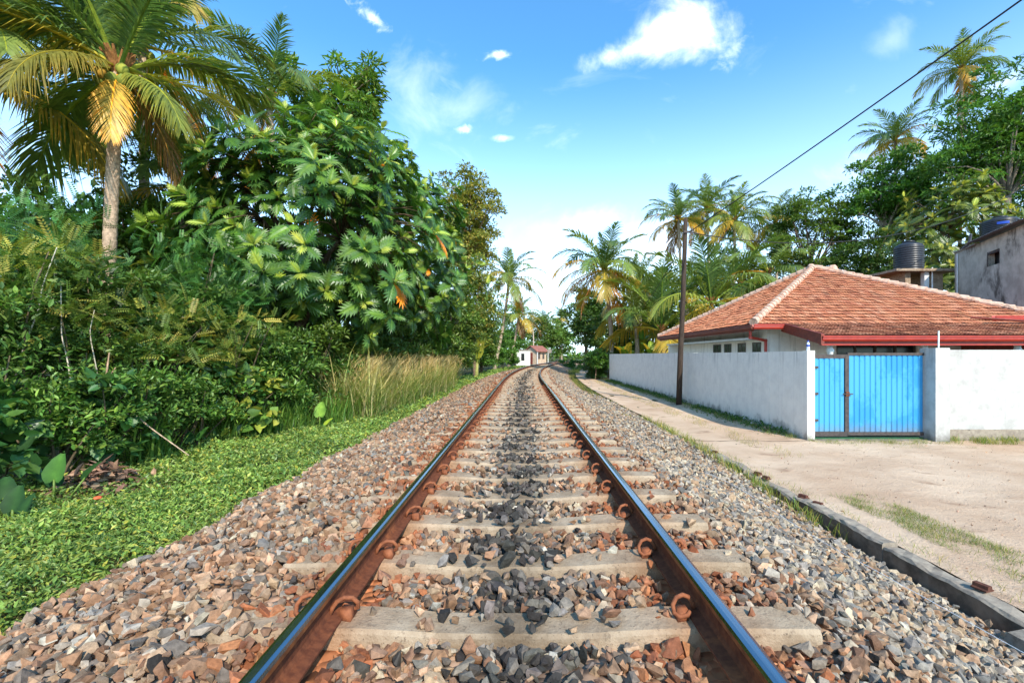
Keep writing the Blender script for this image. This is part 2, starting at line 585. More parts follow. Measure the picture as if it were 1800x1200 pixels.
S_all = np.unique(np.concatenate([[-2500, -900, -300, -100, -40, -20, -12], HP[1:-1, 0], np.arange(-9, 9, .45), [12, 20, 40, 100, 300, 900, 2500]]))
Y_all = np.concatenate([[-300, -60, -20], np.arange(-8, 40, .6), np.arange(40, 140, 3.0), [160, 200, 300, 600, 1200, 3000]])
a = Acc()
grid(a, S_all, Y_all, lambda s, y: gz(s, y) + 0.02 * wob(s, y, 1.1) * (np.abs(s + 4.6) < 4))
a.build('ground', M['soil'], kind='structure', smooth=True)


def lerp(a_, b_, t):
    return a_ + (b_ - a_) * t


RUST = [lin(164, 108, 76), lin(150, 92, 62), lin(128, 82, 60), lin(170, 124, 94), lin(140, 108, 88)]
TAN = [lin(176, 146, 118), lin(156, 124, 100), lin(142, 120, 102), lin(188, 152, 124), lin(128, 96, 76), lin(120, 108, 98), lin(152, 138, 124), lin(170, 128, 98), lin(144, 108, 82)]
GREY = [lin(156, 148, 138), lin(178, 164, 146), lin(132, 127, 121), lin(170, 144, 118), lin(114, 110, 106), lin(182, 166, 142), lin(160, 130, 104)]
BLACK = [lin(66, 61, 56), lin(88, 81, 74), lin(52, 48, 44), lin(108, 99, 90)]


def bed_col(s, y):
    rust = np.exp(-((np.abs(s) - 0.87) / 0.28) ** 2)
    black = np.exp(-((s + 0.02 + 0.08 * np.sin(y * 2.3)) / 0.2) ** 2)
    c = np.ones(s.shape + (3,)) * np.array(lin(168, 140, 118))
    c = c + (np.array(lin(178, 108, 66)) - c) * (rust * 0.9)[..., None]
    c = c + (np.array(lin(62, 58, 58)) - c) * (black * 0.85)[..., None]
    return c


a = Acc()
grid(a, np.unique(np.concatenate([BP[:, 0], np.arange(-2.9, 3.3, .1)])), np.concatenate([np.arange(-3, 30, .3), np.arange(30, 150, 1.5)]),
     lambda s, y: bz(s, y) - 0.02 + 0.012 * wob(s * 6, y * 6) - 0.25 * (s > 2.6) * np.clip((y - 16) / 8, 0, 1) * (s - 2.6), bed_col)
bed = a.build('ballast_bed', M['bed'], kind='structure', smooth=True)

# dirt road
a = Acc()
Yr = np.concatenate([np.arange(-9, 10.2, .3), [10.22, 10.26], np.arange(10.6, 60, .5), np.arange(60, 120, 3)])


def road_rows():
    V = []
    K = 30
    for y in Yr:
        wide = 30.0 if y < 10.24 else 6.50
        ls = np.linspace(3.80, min(wide, 8), 20)
        ls = np.concatenate([ls, np.linspace(min(wide, 8), wide, K - 20 + 1)[1:]]) if wide > 8 else np.concatenate([ls, np.full(K - 20, wide)])
        lane = np.clip((y - 9) / 4, 0, 1)
        z = -0.520 + 0.012 * wob(ls, np.full(K, y), 1.0) + 0.008 * wob(ls * 3, np.full(K, y * 2), 1, 3)
        z = z - 0.035 * lane * (np.exp(-((ls - 4.3) / .28) ** 2) + np.exp(-((ls - 5.75) / .28) ** 2))
        V.append(np.stack([float(xc(y)) + ls, np.full(K, y), z], 1))
    n = len(V)
    Q = [(i * K + j, i * K + j + 1, (i + 1) * K + j + 1, (i + 1) * K + j) for i in range(n - 1) for j in range(K - 1) if not (Yr[i] < 10.24 <= Yr[i + 1])]
    return np.concatenate(V), Q


V, Q = road_rows()
a.add(V, [Q])
road = a.build('dirt_road', M['sand'], kind='structure', smooth=True)

# ------------------------------------------------------------------ railway track
SL0, SLD = 2.12 - 0.64 * 2, 0.642
track = thing('railway_track', 'rusty steel rails on concrete sleepers curving away to the right', 'railway track', (0, 0, 0))
prof = [(-.070, .182), (-.070, .192), (-.020, .206), (-.0095, .225), (-.0095, .288), (-.033, .300), (-.035, .322), (-.0275, .3325), (-.013, .3375),
        (.013, .3375), (.0275, .3325), (.035, .322), (.033, .300), (.0095, .288), (.0095, .225), (.020, .206), (.070, .192), (.070, .182)]
pm = [0] * len(prof)
pm[5] = pm[11] = 2
pm[6] = pm[7] = pm[8] = pm[9] = pm[10] = 1
ys = np.concatenate([np.arange(-3, 20, 1.0), np.arange(20, 140, 1.0)])
for sgn in (-1, 1):
    a = Acc()
    k = len(prof)
    V = []
    for y in ys:
        th = ang(y)
        nx, ny = math.cos(th), -math.sin(th)
        for (px, pz) in prof:
            o_ = sgn * 0.873 + px
            V.append((float(xc(y)) + nx * o_, y + ny * o_, pz))
    for j in range(k):
        Q = [(i * k + j, i * k + (j + 1) % k, (i + 1) * k + (j + 1) % k, (i + 1) * k + j) for i in range(len(ys) - 1)]
        if j == 0:
            a.add(V, [Q], mi=pm[j])
        else:
            off = a.n
            a.F.setdefault(4, []).append(np.asarray(Q)); a.M.setdefault(4, []).append(np.full(len(Q), pm[j]))
    a.build('rail', [M['rust'], M['railtop'], M['railside']], track)

# sleeper: pre-stressed block, waisted in the middle
a = Acc()
sx_ = [-1.375, -1.36, -1.22, -1.05, -.96, -.87, -.78, -.68, -.5, -.35, -.2, -.07, .07, .2, .35, .5, .68, .78, .87, .96, 1.05, 1.22, 1.36, 1.375]
st = [(x, float(np.interp(abs(x), [0, .3, .65, 1.05, 1.36, 1.375], [.150, .150, .178, .180, .176, .165])), float(np.interp(abs(x), [0, .3, .65, 1.36, 1.375], [.9, .9, 1, 1, .92]))) for x in sx_]
sc_ = []
for x in sx_:
    ru = math.exp(-((abs(x) - .87) / .17) ** 2)
    ol = math.exp(-(x / .2) ** 2)
    sc_ += [tuple(np.array([1, 1, 1.0]) * (1 - ru * .8) * (1 - ol * .45) + np.array([.82, .52, .36]) * ru * .8)] * 6
V = []
for (sx, zt, wd) in st:
    for (yy, zz) in ((-.135, -.08), (-.104, zt - .018), (-.090, zt), (.090, zt), (.104, zt - .018), (.135, -.08)):
        V.append((sx, yy * wd, zz))
Q = [(i * 6 + j, (i + 1) * 6 + j, (i + 1) * 6 + (j + 1) % 6, i * 6 + (j + 1) % 6) for i in range(len(st) - 1) for j in range(6)]
e_ = (len(st) - 1) * 6
a.add(V, [Q, [(0, 1, 2, 3, 4, 5)], [tuple(e_ + i for i in (5, 4, 3, 2, 1, 0))]], sc_)
sleeper_me = a.mesh('sleeper', M['sleeper'])

# spring clip: cast shoulder with a bent bar looping up over the rail foot (rail to -x of it)
a = Acc()
a.add([(.012, -.035, .0), (.075, -.05, 0), (.075, .05, 0), (.012, .035, 0), (.012, -.028, .05), (.060, -.035, .045), (.060, .035, .045), (.012, .028, .05)],
      [[(0, 3, 2, 1), (4, 5, 6, 7), (0, 1, 5, 4), (1, 2, 6, 5), (2, 3, 7, 6), (3, 0, 4, 7)]])
pth = [(-.034, -.030, .034), (-.026, -.028, .062), (-.004, -.024, .092), (.030, -.014, .108), (.066, -.002, .100), (.088, .012, .070), (.086, .026, .036),
       (.060, .038, .022), (.022, .042, .034), (.004, .036, .050)]
a.tube(pth, .0118, 7)
clip_me = a.mesh('rail_clip', M['clip'], True)
SLEEP = [SL0 + i * SLD for i in range(96)]
sl_rng = random.Random(3)
for y in SLEEP:
    th = -ang(y)
    o = link('sleeper', sleeper_me, track, (float(xc(y)) + sl_rng.uniform(-.012, .012), y, sl_rng.uniform(-.004, .003)))
    o.rotation_euler = (0, 0, th + math.radians(sl_rng.uniform(-.9, .9)))
    if y < 17:
        for sgn in (-1, 1):
            for side in (-1, 1):
                c_ = link('rail_clip', clip_me, o, (sgn * .873 + side * .058, 0, .178))
                c_.rotation_euler = (0, 0, 0 if side > 0 else math.pi)
                c_.scale = (1, 1 if side > 0 else -1, 1)
                c_.scale = (.9, .9, .9)


# ballast stones
def stone_shapes(n, pts):
    out = []
    r = np.random.default_rng(9 + pts)
    while len(out) < n:
        p = nrm(r.normal(size=(pts, 3))) * r.uniform(.75, 1.0, (pts, 1)) * np.array([1.0, .78, .55])
        bm = bmesh.new()
        for q in p:
            bm.verts.new(q)
        res = bmesh.ops.convex_hull(bm, input=bm.verts)
        bmesh.ops.delete(bm, geom=[e for e in res['geom_interior'] if isinstance(e, bmesh.types.BMVert)], context='VERTS')
        bm.verts.index_update()
        bm.verts.ensure_lookup_table()
        V_ = np.array([tuple(q.co) for q in bm.verts])
        F_ = np.array([[q.index for q in f.verts] for f in bm.faces if len(f.verts) == 3])
        bm.free()
        if len(F_) > 6:
            out.append((V_, F_))
    return out


near_shapes, far_shapes = stone_shapes(26, 11), stone_shapes(14, 7)


def stone_field(y0, y1, dens, size, s0=-2.85, s1=3.5):
    n = int((y1 - y0) * (s1 - s0) * dens)
    y = rng.uniform(y0, y1, n)
    s = rng.uniform(s0, s1, n)
    ph = (y - SL0) / SLD
    dy = np.abs(ph - np.round(ph)) * SLD
    onsl = (np.abs(s) < 1.40) & (dy < .118)
    keep = ~onsl | (rng.random(n) < np.where(s < -1.0, .62, np.where(s > 1.0, .05, np.where(np.abs(s) < .22, .30, np.where(np.abs(s) < .5, .14, .05)))))
    keep &= np.abs(np.abs(s) - .873) > .095
    edge = -2.72 + .16 * wob(y * 1.5, y * .7, 1.0)
    keep &= s > edge
    keep &= ~((s > 2.7) & (y > 14) & (rng.random(n) < np.clip((y - 14) / 8, 0, 1)))
    y, s, onsl = y[keep], s[keep], onsl[keep]
    n = len(y)
    sz = size * np.clip(rng.lognormal(0, .33, n), .45, 1.9)
    z = bz(s, y) + rng.uniform(-.022, .022, n)
    z = np.where(onsl, .175 + sz * .25, z)
    z += np.where((~onsl) & (np.abs(s) < .5), .006, 0)
    # colour zones: rust beside the rails, oil along the middle, grey on the right shoulder
    rust = 1.15 * np.exp(-((np.abs(s) - .90) / (.27 + .06 * (s > 0))) ** 2) + .42 * np.exp(-((np.abs(s) - 1.1) / .35) ** 2) * np.clip((y - 3) / 6, 0, 1)
    black = np.exp(-((s + .02 + .08 * np.sin(y * 2.3)) / .25) ** 2) * np.where(y < 2.3, .9, 1.0)
    col = vary(TAN, n, .22, .02) * np.array([.83, .82, .79])
    g_ = vary(GREY, n, .2, .02) * np.array([.84, .81, .77])
    isg = rng.random(n) < np.clip((s - 1.35) / .7, 0, .85) + .17 + .10 * (np.abs(s) < .6)
    col[isg] = g_[isg]
    r_ = vary(RUST, n, .25, .05) * np.array([.86, .84, .80])
    isr = rng.random(n) < np.clip(rust * 1.05, 0, .92)
    col[isr] = r_[isr]
    b_ = vary(BLACK, n, .3, .05)
    isb = rng.random(n) < np.clip(black * 1.1 + .03, 0, .97)
    col[isb] = b_[isb]
    wh = rng.random(n) < .006
    col[wh] = vary([lin(176, 166, 150)], n, .1, .03)[wh]
    col = np.clip(col * 1.0, 0, .8)
    return s, y, z, sz, col


def rand_rot(n, tilt=.9):
    q = nrm(rng.normal(size=(n, 4)) * np.array([1, tilt * .5, tilt * .5, 1.0]))
    w, x, y, z = q.T
    return np.stack([np.stack([1 - 2 * (y * y + z * z), 2 * (x * y - z * w), 2 * (x * z + y * w)], -1),
                     np.stack([2 * (x * y + z * w), 1 - 2 * (x * x + z * z), 2 * (y * z - x * w)], -1),
                     np.stack([2 * (x * z - y * w), 2 * (y * z + x * w), 1 - 2 * (x * x + y * y)], -1)], 1)


stuff = Acc()
fields = [(1.1, 7.5, 780, .038, near_shapes, 1), (7.5, 18, 400, .044, far_shapes, 0), (18, 40, 110, .058, far_shapes, 0)]
for (y0, y1, dn, size, shapes, near) in fields:
    s, y, z, sz, col = stone_field(y0, y1, dn, size)
    n = len(s)
    R = rand_rot(n)
    P = np.stack([xc(y) + s, y, z], 1)
    vi = rng.integers(0, len(shapes), n)
    big = np.zeros(n, bool)
    if near:
        scr = sz / y * (np.abs(P[:, 0]) / y < 1.05) * (800 * (CZ - z) / y < 560)      # how large it shows
        big[np.argsort(-scr)[:300]] = True
    for k, (V_, F_) in enumerate(shapes):
        m_ = np.nonzero((vi == k) & ~big)[0]
        W = np.einsum('nij,vj->nvi', R[m_], V_) * sz[m_][:, None, None] + P[m_][:, None]
        fs = (F_[None] + (np.arange(len(m_)) * len(V_))[:, None, None]).reshape(-1, 3)
        stuff.add(W.reshape(-1, 3), [fs], np.repeat(col[m_], len(V_), 0))
    if near:
        meshes = []
        for V_, F_ in shapes:
            meshes.append(Acc().add(V_, [F_]).mesh('stone', M['stone']))
        for i in np.nonzero(big)[0]:
            o = link('stone', meshes[vi[i]], bed, tuple(P[i]), color=tuple(col[i]))
            o.rotation_euler = Matrix(R[i].tolist()).to_euler()
            o.scale = (sz[i],) * 3
stuff.build('ballast_stones', M['stone'], bed, kind='stuff')

# ------------------------------------------------------------------ drain kerb
kerb = thing('drain_kerb', 'long blackened concrete kerb between the ballast and the sandy road', 'kerb', (3.5, 8, -.5))
ky = np.linspace(1.6, 13.4, 9)
kr = random.Random(4)
for i in range(8):
    y0, y1 = ky[i] + .006, ky[i + 1] - .006
    dx, dz = kr.uniform(-.025, .025), kr.uniform(-.02, .02)
    a = Acc()
    V = []
    n = 16
    for j in range(n):
        y = y0 + (y1 - y0) * j / (n - 1)
        x = float(xc(y)) + 3.65 + dx + .012 * math.sin(y * 5) - .30 * max(0, y - 9) / 4
        zt = -.495 + dz + .010 * math.sin(y * 9)
        for (px, pz) in ((0, -1.15), (.0, zt - .02), (.022, zt), (.145, zt + .004), (.165, zt - .012), (.165, -1.15)):
            V.append((x + px + kr.uniform(-.008, .008), y, pz + kr.uniform(-.010, .006)))
    Q = [(i_ * 6 + j, i_ * 6 + (j + 1) % 6, (i_ + 1) * 6 + (j + 1) % 6, (i_ + 1) * 6 + j) for i_ in range(n - 1) for j in range(6)]
    a.add(V, [[q for i_, q in enumerate(Q) if i_ % 6 > 0], [(5, 4, 3, 2, 1, 0)], [tuple((n - 1) * 6 + j for j in range(6))]])
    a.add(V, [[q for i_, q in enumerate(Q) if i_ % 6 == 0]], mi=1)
    a.build('kerb_stone', [M['kerb'], M['mould_shade']], kerb)

blk = Acc()
blk.add([(3.24, 2.75, -.9), (3.60, 2.70, -.9), (3.58, 3.28, -.9), (3.26, 3.25, -.9), (3.28, 2.80, -.47), (3.54, 2.76, -.45), (3.53, 3.18, -.50), (3.34, 3.16, -.52)],
        [[(0, 3, 2, 1), (4, 5, 6, 7), (0, 1, 5, 4), (1, 2, 6, 5), (2, 3, 7, 6), (3, 0, 4, 7)]])
blk.build('concrete_block', M['kerb'], label='rough grey concrete block beside the kerb in the bottom right corner', category='concrete block')

# rusty steel chairs lying on the kerb
a = Acc()
pr = [(-.06, 0), (-.06, .012), (-.035, .018), (-.028, .05), (.028, .05), (.035, .018), (.06, .012), (.06, 0)]
V = [(x, y, z) for y in (-.05, .05) for x, z in pr]
k = len(pr)
a.add(V, [[(j, (j + 1) % k, k + (j + 1) % k, k + j) for j in range(k)], [tuple(range(k))[::-1]], [tuple(k + j for j in range(k))]])
chair_me = a.mesh('rail_chair', M['chair'])
for i, (px, Y, rz, lab) in enumerate([(1748, 3.68, .3, 'nearest rusty steel rail chair lying on the kerb, near the right edge'),
                                      (1432, 5.73, .5, 'rusty rail chair on the kerb, nearer one of the middle pair'),
                                      (1404, 6.03, .4, 'rusty rail chair on the kerb, farther one of the middle pair'),
                                      (1353, 6.95, .3, 'rusty rail chair on the kerb, nearer one of the small pair beyond the weeds'),
                                      (1332, 7.2, .5, 'rusty rail chair on the kerb, farther one of the small pair beyond the weeds'),
                                      (1259, 8.8, .4, 'farthest rusty rail chair on the kerb, a small brown lump')]):
    o = link('rail_chair', chair_me, None, (float(xc(Y)) + 3.74, Y, -.488), label=lab, category='rail chair', group='rail chairs on the kerb')
    o.rotation_euler = (0, 0, rz)
    o.scale = (.8, 1.05, .85)

# slack signal wire along the shoulder
a = Acc()
t = np.linspace(0, 1, 24)
a.tube(np.stack([2.45 + .75 * t + .04 * np.sin(t * 7), 6.2 - 3.6 * t, bz(2.45 + .75 * t) + .07 + .02 * np.sin(t * 11)], 1), .0022, 5)
a.build('signal_wire', M['bottle'], label='thin pale wire running along the right ballast shoulder', category='wire')

# ------------------------------------------------------------------ boundary wall, gate
WX = 6.36
bw = thing('boundary_wall', 'long white boundary wall running away beside the dirt road', 'wall', (WX, 22, -.5))
cuts = [10.46, 11.9, 17.3, 27.0, 34.8]
for i in range(4):
    a = Acc()
    e = .004 * (i % 2)
    a.box(WX - e, WX + .17 + e, cuts[i] + (.002 if i else 0), cuts[i + 1] - .002, -.75, 1.49 - .006 * (i % 2))
    a.build('wall_panel', M['wall'], bw)
gate_post = Acc().box(WX - .012, WX + .160, 10.28, 10.459, -.75, 1.502)
gate_post.build('end_post', M['wall'], bw)

rw = thing('roadside_wall', 'low white wall to the right of the blue gate with grey plinth', 'wall', (14, 10.4, -.5))
Acc().box(9.37, 24, 10.32, 10.48, -.75, 1.52).build('wall_panel', M['wall2'], rw)
Acc().box(9.374, 24, 10.285, 10.318, -.75, -.28).build('plinth', M['kerb'], rw)
Acc().box(9.05, 9.368, 10.06, 10.47, -.75, 1.56).build('gate_post', M['wall2'], rw)
Acc().tube([(9.33, 10.3, 1.56), (9.325, 10.29, 1.95)], .016, 8).build('white_rod', M['whitetrim'], label='thin white rod standing upright on the gate post', category='rod')

gate = thing('sliding_gate', 'faded blue corrugated metal gate with dark rusty frame', 'gate', (7.9, 10.38, -.45))
gx0, gx1, gxm = 6.535, 9.035, 7.30
GY = 10.37
fr = Acc()
fr.box(gx0, gxm, GY - .03, GY + .03, -.44, -.34).box(gx0, gxm, GY - .03, GY + .03, 1.33, 1.415)
fr.box(gxm - .055, gxm + .0, GY - .034, GY + .034, -.345, 1.41)
lf = Acc().box(0, 0, 0, 0, 0, 0)
leaf1 = fr.build('gate_leaf', M['gateframe'], gate)
leaf1['label'] = 'narrow left leaf of the gate'
fr = Acc()
fr.box(gxm + .004, gx1, GY - .03, GY + .03, -.42, -.345).box(gxm + .004, gx1, GY - .035, GY + .035, 1.395, 1.455).box(gxm + .002, gxm + .03, GY - .034, GY + .034, -.35, 1.40)
leaf2 = fr.build('gate_leaf', M['gateframe'], gate)
leaf2['label'] = 'wide right leaf of the gate'


def panel_mesh(w, z0, z1):
    a = Acc()
    d = .016
    pts = [(0, 0), (.010, 0), (.022, -d), (w - .022, -d), (w - .010, 0), (w - .001, 0)]
    V = [(x, y, z) for z in (z0, z1) for x, y in pts] + [(x, y + .003, z) for z in (z0, z1) for x, y in pts]
    Q = [(i, i + 1, 7 + i, 6 + i) for i in range(5)] + [(12 + i + 1, 12 + i, 18 + i, 19 + i) for i in range(5)]
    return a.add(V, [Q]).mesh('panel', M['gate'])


n1 = 6
w1 = (gxm - .055 - gx0) / n1
pm1 = panel_mesh(w1, -.336, 1.326)
for i in range(n1):
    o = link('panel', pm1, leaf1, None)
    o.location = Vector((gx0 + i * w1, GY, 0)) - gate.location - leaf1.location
n2 = 14
w2 = (gx1 - gxm - .03) / n2
pm2 = panel_mesh(w2, -.343, 1.393)
for i in range(n2):
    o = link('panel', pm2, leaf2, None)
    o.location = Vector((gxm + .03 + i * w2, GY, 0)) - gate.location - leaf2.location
Acc().box(gx0, gx1, GY - .02, GY + .02, -.52, -.47).build('floor_track', M['green'], gate)
Acc().box(gx0 - .1, gx1 + .1, 10.15, 10.6, -.7, -.505).build('gate_sill', M['kerb'], gate)

for z in (-.1, .5, 1.1):
    Acc().box(gx0 - .01, gx0 + .09, GY - .052, GY - .031, z, z + .05).build('hinge', M['gateframe'], gate)
Acc().tube([(gxm - .12, GY - .06, .52), (gxm + .10, GY - .06, .52)], .012, 8).build('bolt', M['gateframe'], gate)
Acc().box(gxm - .05, gxm + .03, GY - .058, GY - .0355, .47, .57).build('latch_plate', M['rust'], gate)

bt = thing('plastic_bottle', 'small plastic bottle with blue cap standing on the wall end', 'bottle', (WX + .08, 10.4, 1.502))
Acc().lathe((WX + .08, 10.4, 1.502), [(.03, 0), (.036, .01), (.036, .05), (.033, .06), (.036, .07), (.036, .14), (.028, .17), (.016, .19), (.016, .2)], 14).build('body', M['bottle'], bt, True)
Acc().lathe((WX + .08, 10.4, 1.505), [(.0365, .09), (.0368, .135)], 14).build('wrapper', M['bluecap'], bt, True)
Acc().lathe((WX + .08, 10.4, 1.702), [(.019, 0), (.019, .03), (.012, .034)], 14).build('cap', M['bluecap'], bt, True)

# ------------------------------------------------------------------ house
house = thing('house', 'low white house with hipped terracotta tile roof and red gutters', 'house', (14.7, 23.3, -.5))
EZ, AZ = 2.57, 5.83
HX0, HX1, HY0, HY1 = 8.6, 20.8, 17.2, 29.4
AP = np.array([14.7, 23.3, AZ])
PX0, PX1, PY0, PZ0 = 9.78, 20.8, 15.05, 2.045
# walls
bx0, bx1, by0, by1 = 9.55, 19.9, 18.05, 28.6
w = Acc()
w.box(bx0, bx0 + .2, by0, by1, -.6, 2.50)                         # side towards the track
w.box(bx0 + .202, 12.3, by0, by0 + .2, -.6, 2.50)
w.box(12.302, 15.5, by0 + .004, by0 + .2, -.6, .45)
w.box(15.502, bx1, by0, by0 + .2, -.6, 2.50)
w.box(bx1 + .002, bx1 + .2, by0, by1, -.6, 2.50)
w.box(bx0 + .202, bx1, by1 - .2, by1, -.6, 2.50)
w.build('wall', M['house'], house)
Acc().box(8.95, bx0 - .004, 18.4, 29.0, 2.02, 2.10).build('sunshade_slab', M['whitetrim'], house)
a = Acc()
a.add([(9.0, 28.6, -.5), (9.0, 28.8, -.5), (9.54, 28.8, -.5), (9.54, 28.6, -.5), (9.0, 28.6, 2.015), (9.0, 28.8, 2.015), (9.54, 28.8, 2.015), (9.54, 28.6, 2.015)],
      [[(0, 3, 2, 1), (4, 5, 6, 7), (0, 1, 5, 4), (1, 2, 6, 5), (2, 3, 7, 6), (3, 0, 4, 7)]])
a.build('buttress', M['house'], house)
for (Y, hw) in ((22.75, .42), (21.55, .33), (20.15, .33), (18.85, .30)):
    f_ = Acc()
    x = bx0 - .02
    f_.box(x, x + .019, Y - hw - .05, Y - hw, .7, 1.93).box(x, x + .019, Y + hw, Y + hw + .05, .7, 1.93).box(x, x + .019, Y - hw, Y + hw, 1.88, 1.93).box(x, x + .019, Y - hw, Y + hw, .7, .75).box(x, x + .019, Y - .02, Y + .02, .75, 1.88)
    f_ = f_.build('window', M['frame'], house)
    for (q0, q1) in ((-hw, -.02), (.02, hw)):
        p_ = Acc().box(x + .010, x + .016, Y + q0, Y + q1, .75, 1.88).mesh('pane', M['glass'])
        o = link('pane', p_, f_, -(house.location + f_.location))
f_ = Acc()
wy = by0 + .06
for x in (12.302, 13.06, 13.86, 14.66, 15.42):
    f_.box(x, x + .08, wy, wy + .08, .452, 2.30)
f_.box(12.382, 15.42, wy + .004, wy + .076, 2.22, 2.30).box(12.382, 15.42, wy + .004, wy + .076, .452, .52)
f_.box(12.3, 15.5, by0 + .01, by0 + .19, 2.302, 2.50)
f_ = f_.build('window', M['frame'], house)
for x in (12.382, 13.14, 13.94, 14.74):
    p_ = Acc().box(x, x + .68, wy + .03, wy + .045, .52, 2.22).mesh('pane', M['glass'])
    link('pane', p_, f_, -(house.location + f_.location))
for x in (10.3, 13.52, 16.65, 19.6):
    Acc().lathe((x, 15.42, -.52), [(.16, 0), (.16, .5), (.12, .55), (.10, .7), (.12, 1.4), (.085, 2.0), (.13, 2.06), (.10, 2.14), (.075, 2.2), (.12, 2.28), (.12, 2.36), (.16, 2.40), (.16, 2.52)], 16).build('column', M['whitetrim'], house, True)
Acc().box(10.0, 20.5, 15.34, 15.50, 1.93, 2.03).build('porch_beam', M['darkred'], house)
Acc().box(9.7, 20.5, 15.2, 18.04, -.7, -.38).build('porch_floor', M['kerb'], house)
a = Acc().box(17.2, 17.36, 15.6, 18.0, -.4, 2.1)
a.build('porch_side_post', M['darkred'], house)

# roof shell, then the tiles on it
roof = Acc()
apx = AP - np.array([0, 0, .10])
c4 = [(HX0, HY0), (HX1, HY0), (HX1, HY1), (HX0, HY1)]
V = [(*c, EZ - .06) for c in c4] + [tuple(apx)] + [(PX0, PY0, PZ0 - .06), (PX1, PY0, PZ0 - .06), (PX0, HY0 + .05, EZ - .055), (PX1, HY0 + .05, EZ - .055)]
roof.add(V, [[(0, 1, 4), (1, 2, 4), (2, 3, 4), (3, 0, 4)], [(5, 6, 8, 7)], [(3, 2, 1, 0)]], lin(150, 78, 54))
roof_o = roof.build('roof', M['tile'], house)
# interlocking clay tile: flat pan with two rolls
TW, TL, TE = .232, .40, .305
tp = [(-.5, .020), (-.36, .026), (-.22, .004), (.0, .010), (.10, .024), (.22, .004), (.42, .004), (.5, .020)]
V = []
for yy, lift, th in ((0, .052, 0), (TL, .004, 0), (.0, .052, 0), (.012, -.004, 0)):      # lower edges dark: course shadow lines painted in, with some grime
    V += [(x * TW * .985, yy, (z if lift > 0 else 0) + lift) for x, z in tp]
k = len(tp)
TQ = [(i, i + 1, k + i + 1, k + i) for i in range(k - 1)] + [(3 * k + i, 3 * k + i + 1, 2 * k + i + 1, 2 * k + i) for i in range(k - 1)]
tileV = np.array(V)
tileC = np.ones((len(V), 3))
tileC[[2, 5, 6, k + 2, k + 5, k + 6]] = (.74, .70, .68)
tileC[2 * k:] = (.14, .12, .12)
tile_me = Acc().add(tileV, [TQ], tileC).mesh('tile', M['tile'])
TCOL = [lin(200, 132, 96), lin(196, 126, 90), lin(206, 142, 108), lin(188, 116, 82), lin(200, 132, 98), lin(180, 110, 80)]
tiles = []          # (position, across, upslope)


def tile_face(p0, p1, up, nrows, inside):
    """p0->p1 the eave, up the unit upslope vector"""
    p0, p1, up = map(np.asarray, (p0, p1, up))
    L = np.linalg.norm(p1 - p0)
    ac = (p1 - p0) / L
    for r in range(nrows):
        off = TW * .5 * (r % 2)
        for i in range(int(L / TW) + 1):
            q = p0 + ac * (TW * (i + .5) + off) + up * (TE * r - .03)
            if inside(q + up * .15):
                tiles.append((q, ac, up))


rise = (AZ - EZ)
fl = 6.1
upF = nrm(np.array([0, fl, rise])); upL = nrm(np.array([fl, 0, rise]))
upP = nrm(np.array([0, HY0 - PY0, EZ - PZ0]))
tile_face((PX0, PY0, PZ0), (PX1, PY0, PZ0), upP, 7, lambda q: q[1] < HY0 - .02 and q[0] < PX1 - .05)
tile_face((HX0, HY0, EZ), (HX1, HY0, EZ), upF, 24, lambda q: (q[0] - HX0) > (q[1] - HY0) - .06 and (HX1 - q[0]) > (q[1] - HY0) - .06)
tile_face((HX0, HY1, EZ), (HX0, HY0, EZ), upL, 24, lambda q: (q[1] - HY0) > (q[0] - HX0) - .06 and (HY1 - q[1]) > (q[0] - HX0) - .06)
nt_ = len(tiles)
TP = np.array([t_[0] for t_ in tiles]); TA = np.array([t_[1] for t_ in tiles]); TU = np.array([t_[2] for t_ in tiles])
TP = TP + rng.normal(0, .006, TP.shape)
TUj = nrm(TU + rng.normal(0, .012, TU.shape))
TN = np.cross(TA, TUj)
tcols = vary(TCOL, nt_, .08, .02)
# lichen and soot: patches, mostly on the porch and along the lower courses
soot = wob(TP[:, 0] * 1.3, TP[:, 1] * 2.1, 1, 1) + rng.normal(0, .5, nt_)
dark = (soot > 1.0) | ((TP[:, 1] < HY0 - .1) & (soot > .0) & (rng.random(nt_) < .6))
tcols[dark] *= np.array([.66, .62, .64])
show = np.linalg.norm(np.cross(TA, TU) * 1, axis=1) / np.linalg.norm(TP, axis=1)
vis = (TP[:, 0] / TP[:, 1] < 1.08)
facing = np.abs(np.einsum('ij,ij->i', np.cross(TA, TU), nrm(TP - np.array([0, 0, CZ]))))
score = facing / (TP[:, 1] ** 2) * vis
top300 = np.zeros(nt_, bool)
top300[np.argsort(-score)[:300]] = True
ro = house.location + roof_o.location
for i in np.nonzero(top300)[0]:
    o = link('tile', tile_me, roof_o, tuple(Vector(TP[i]) - ro), color=tuple(tcols[i]))
    Rm = Matrix((TA[i], TUj[i], np.cross(TA[i], TUj[i]))).transposed()
    o.rotation_euler = Rm.to_euler()
rest = Acc()
m_ = ~top300
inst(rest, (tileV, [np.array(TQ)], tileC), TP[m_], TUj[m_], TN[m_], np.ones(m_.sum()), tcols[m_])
rest.build('tiles', M['tile'], None, kind='stuff')
o = bpy.data.objects['tiles']
o.parent = roof_o
o.location = -ro
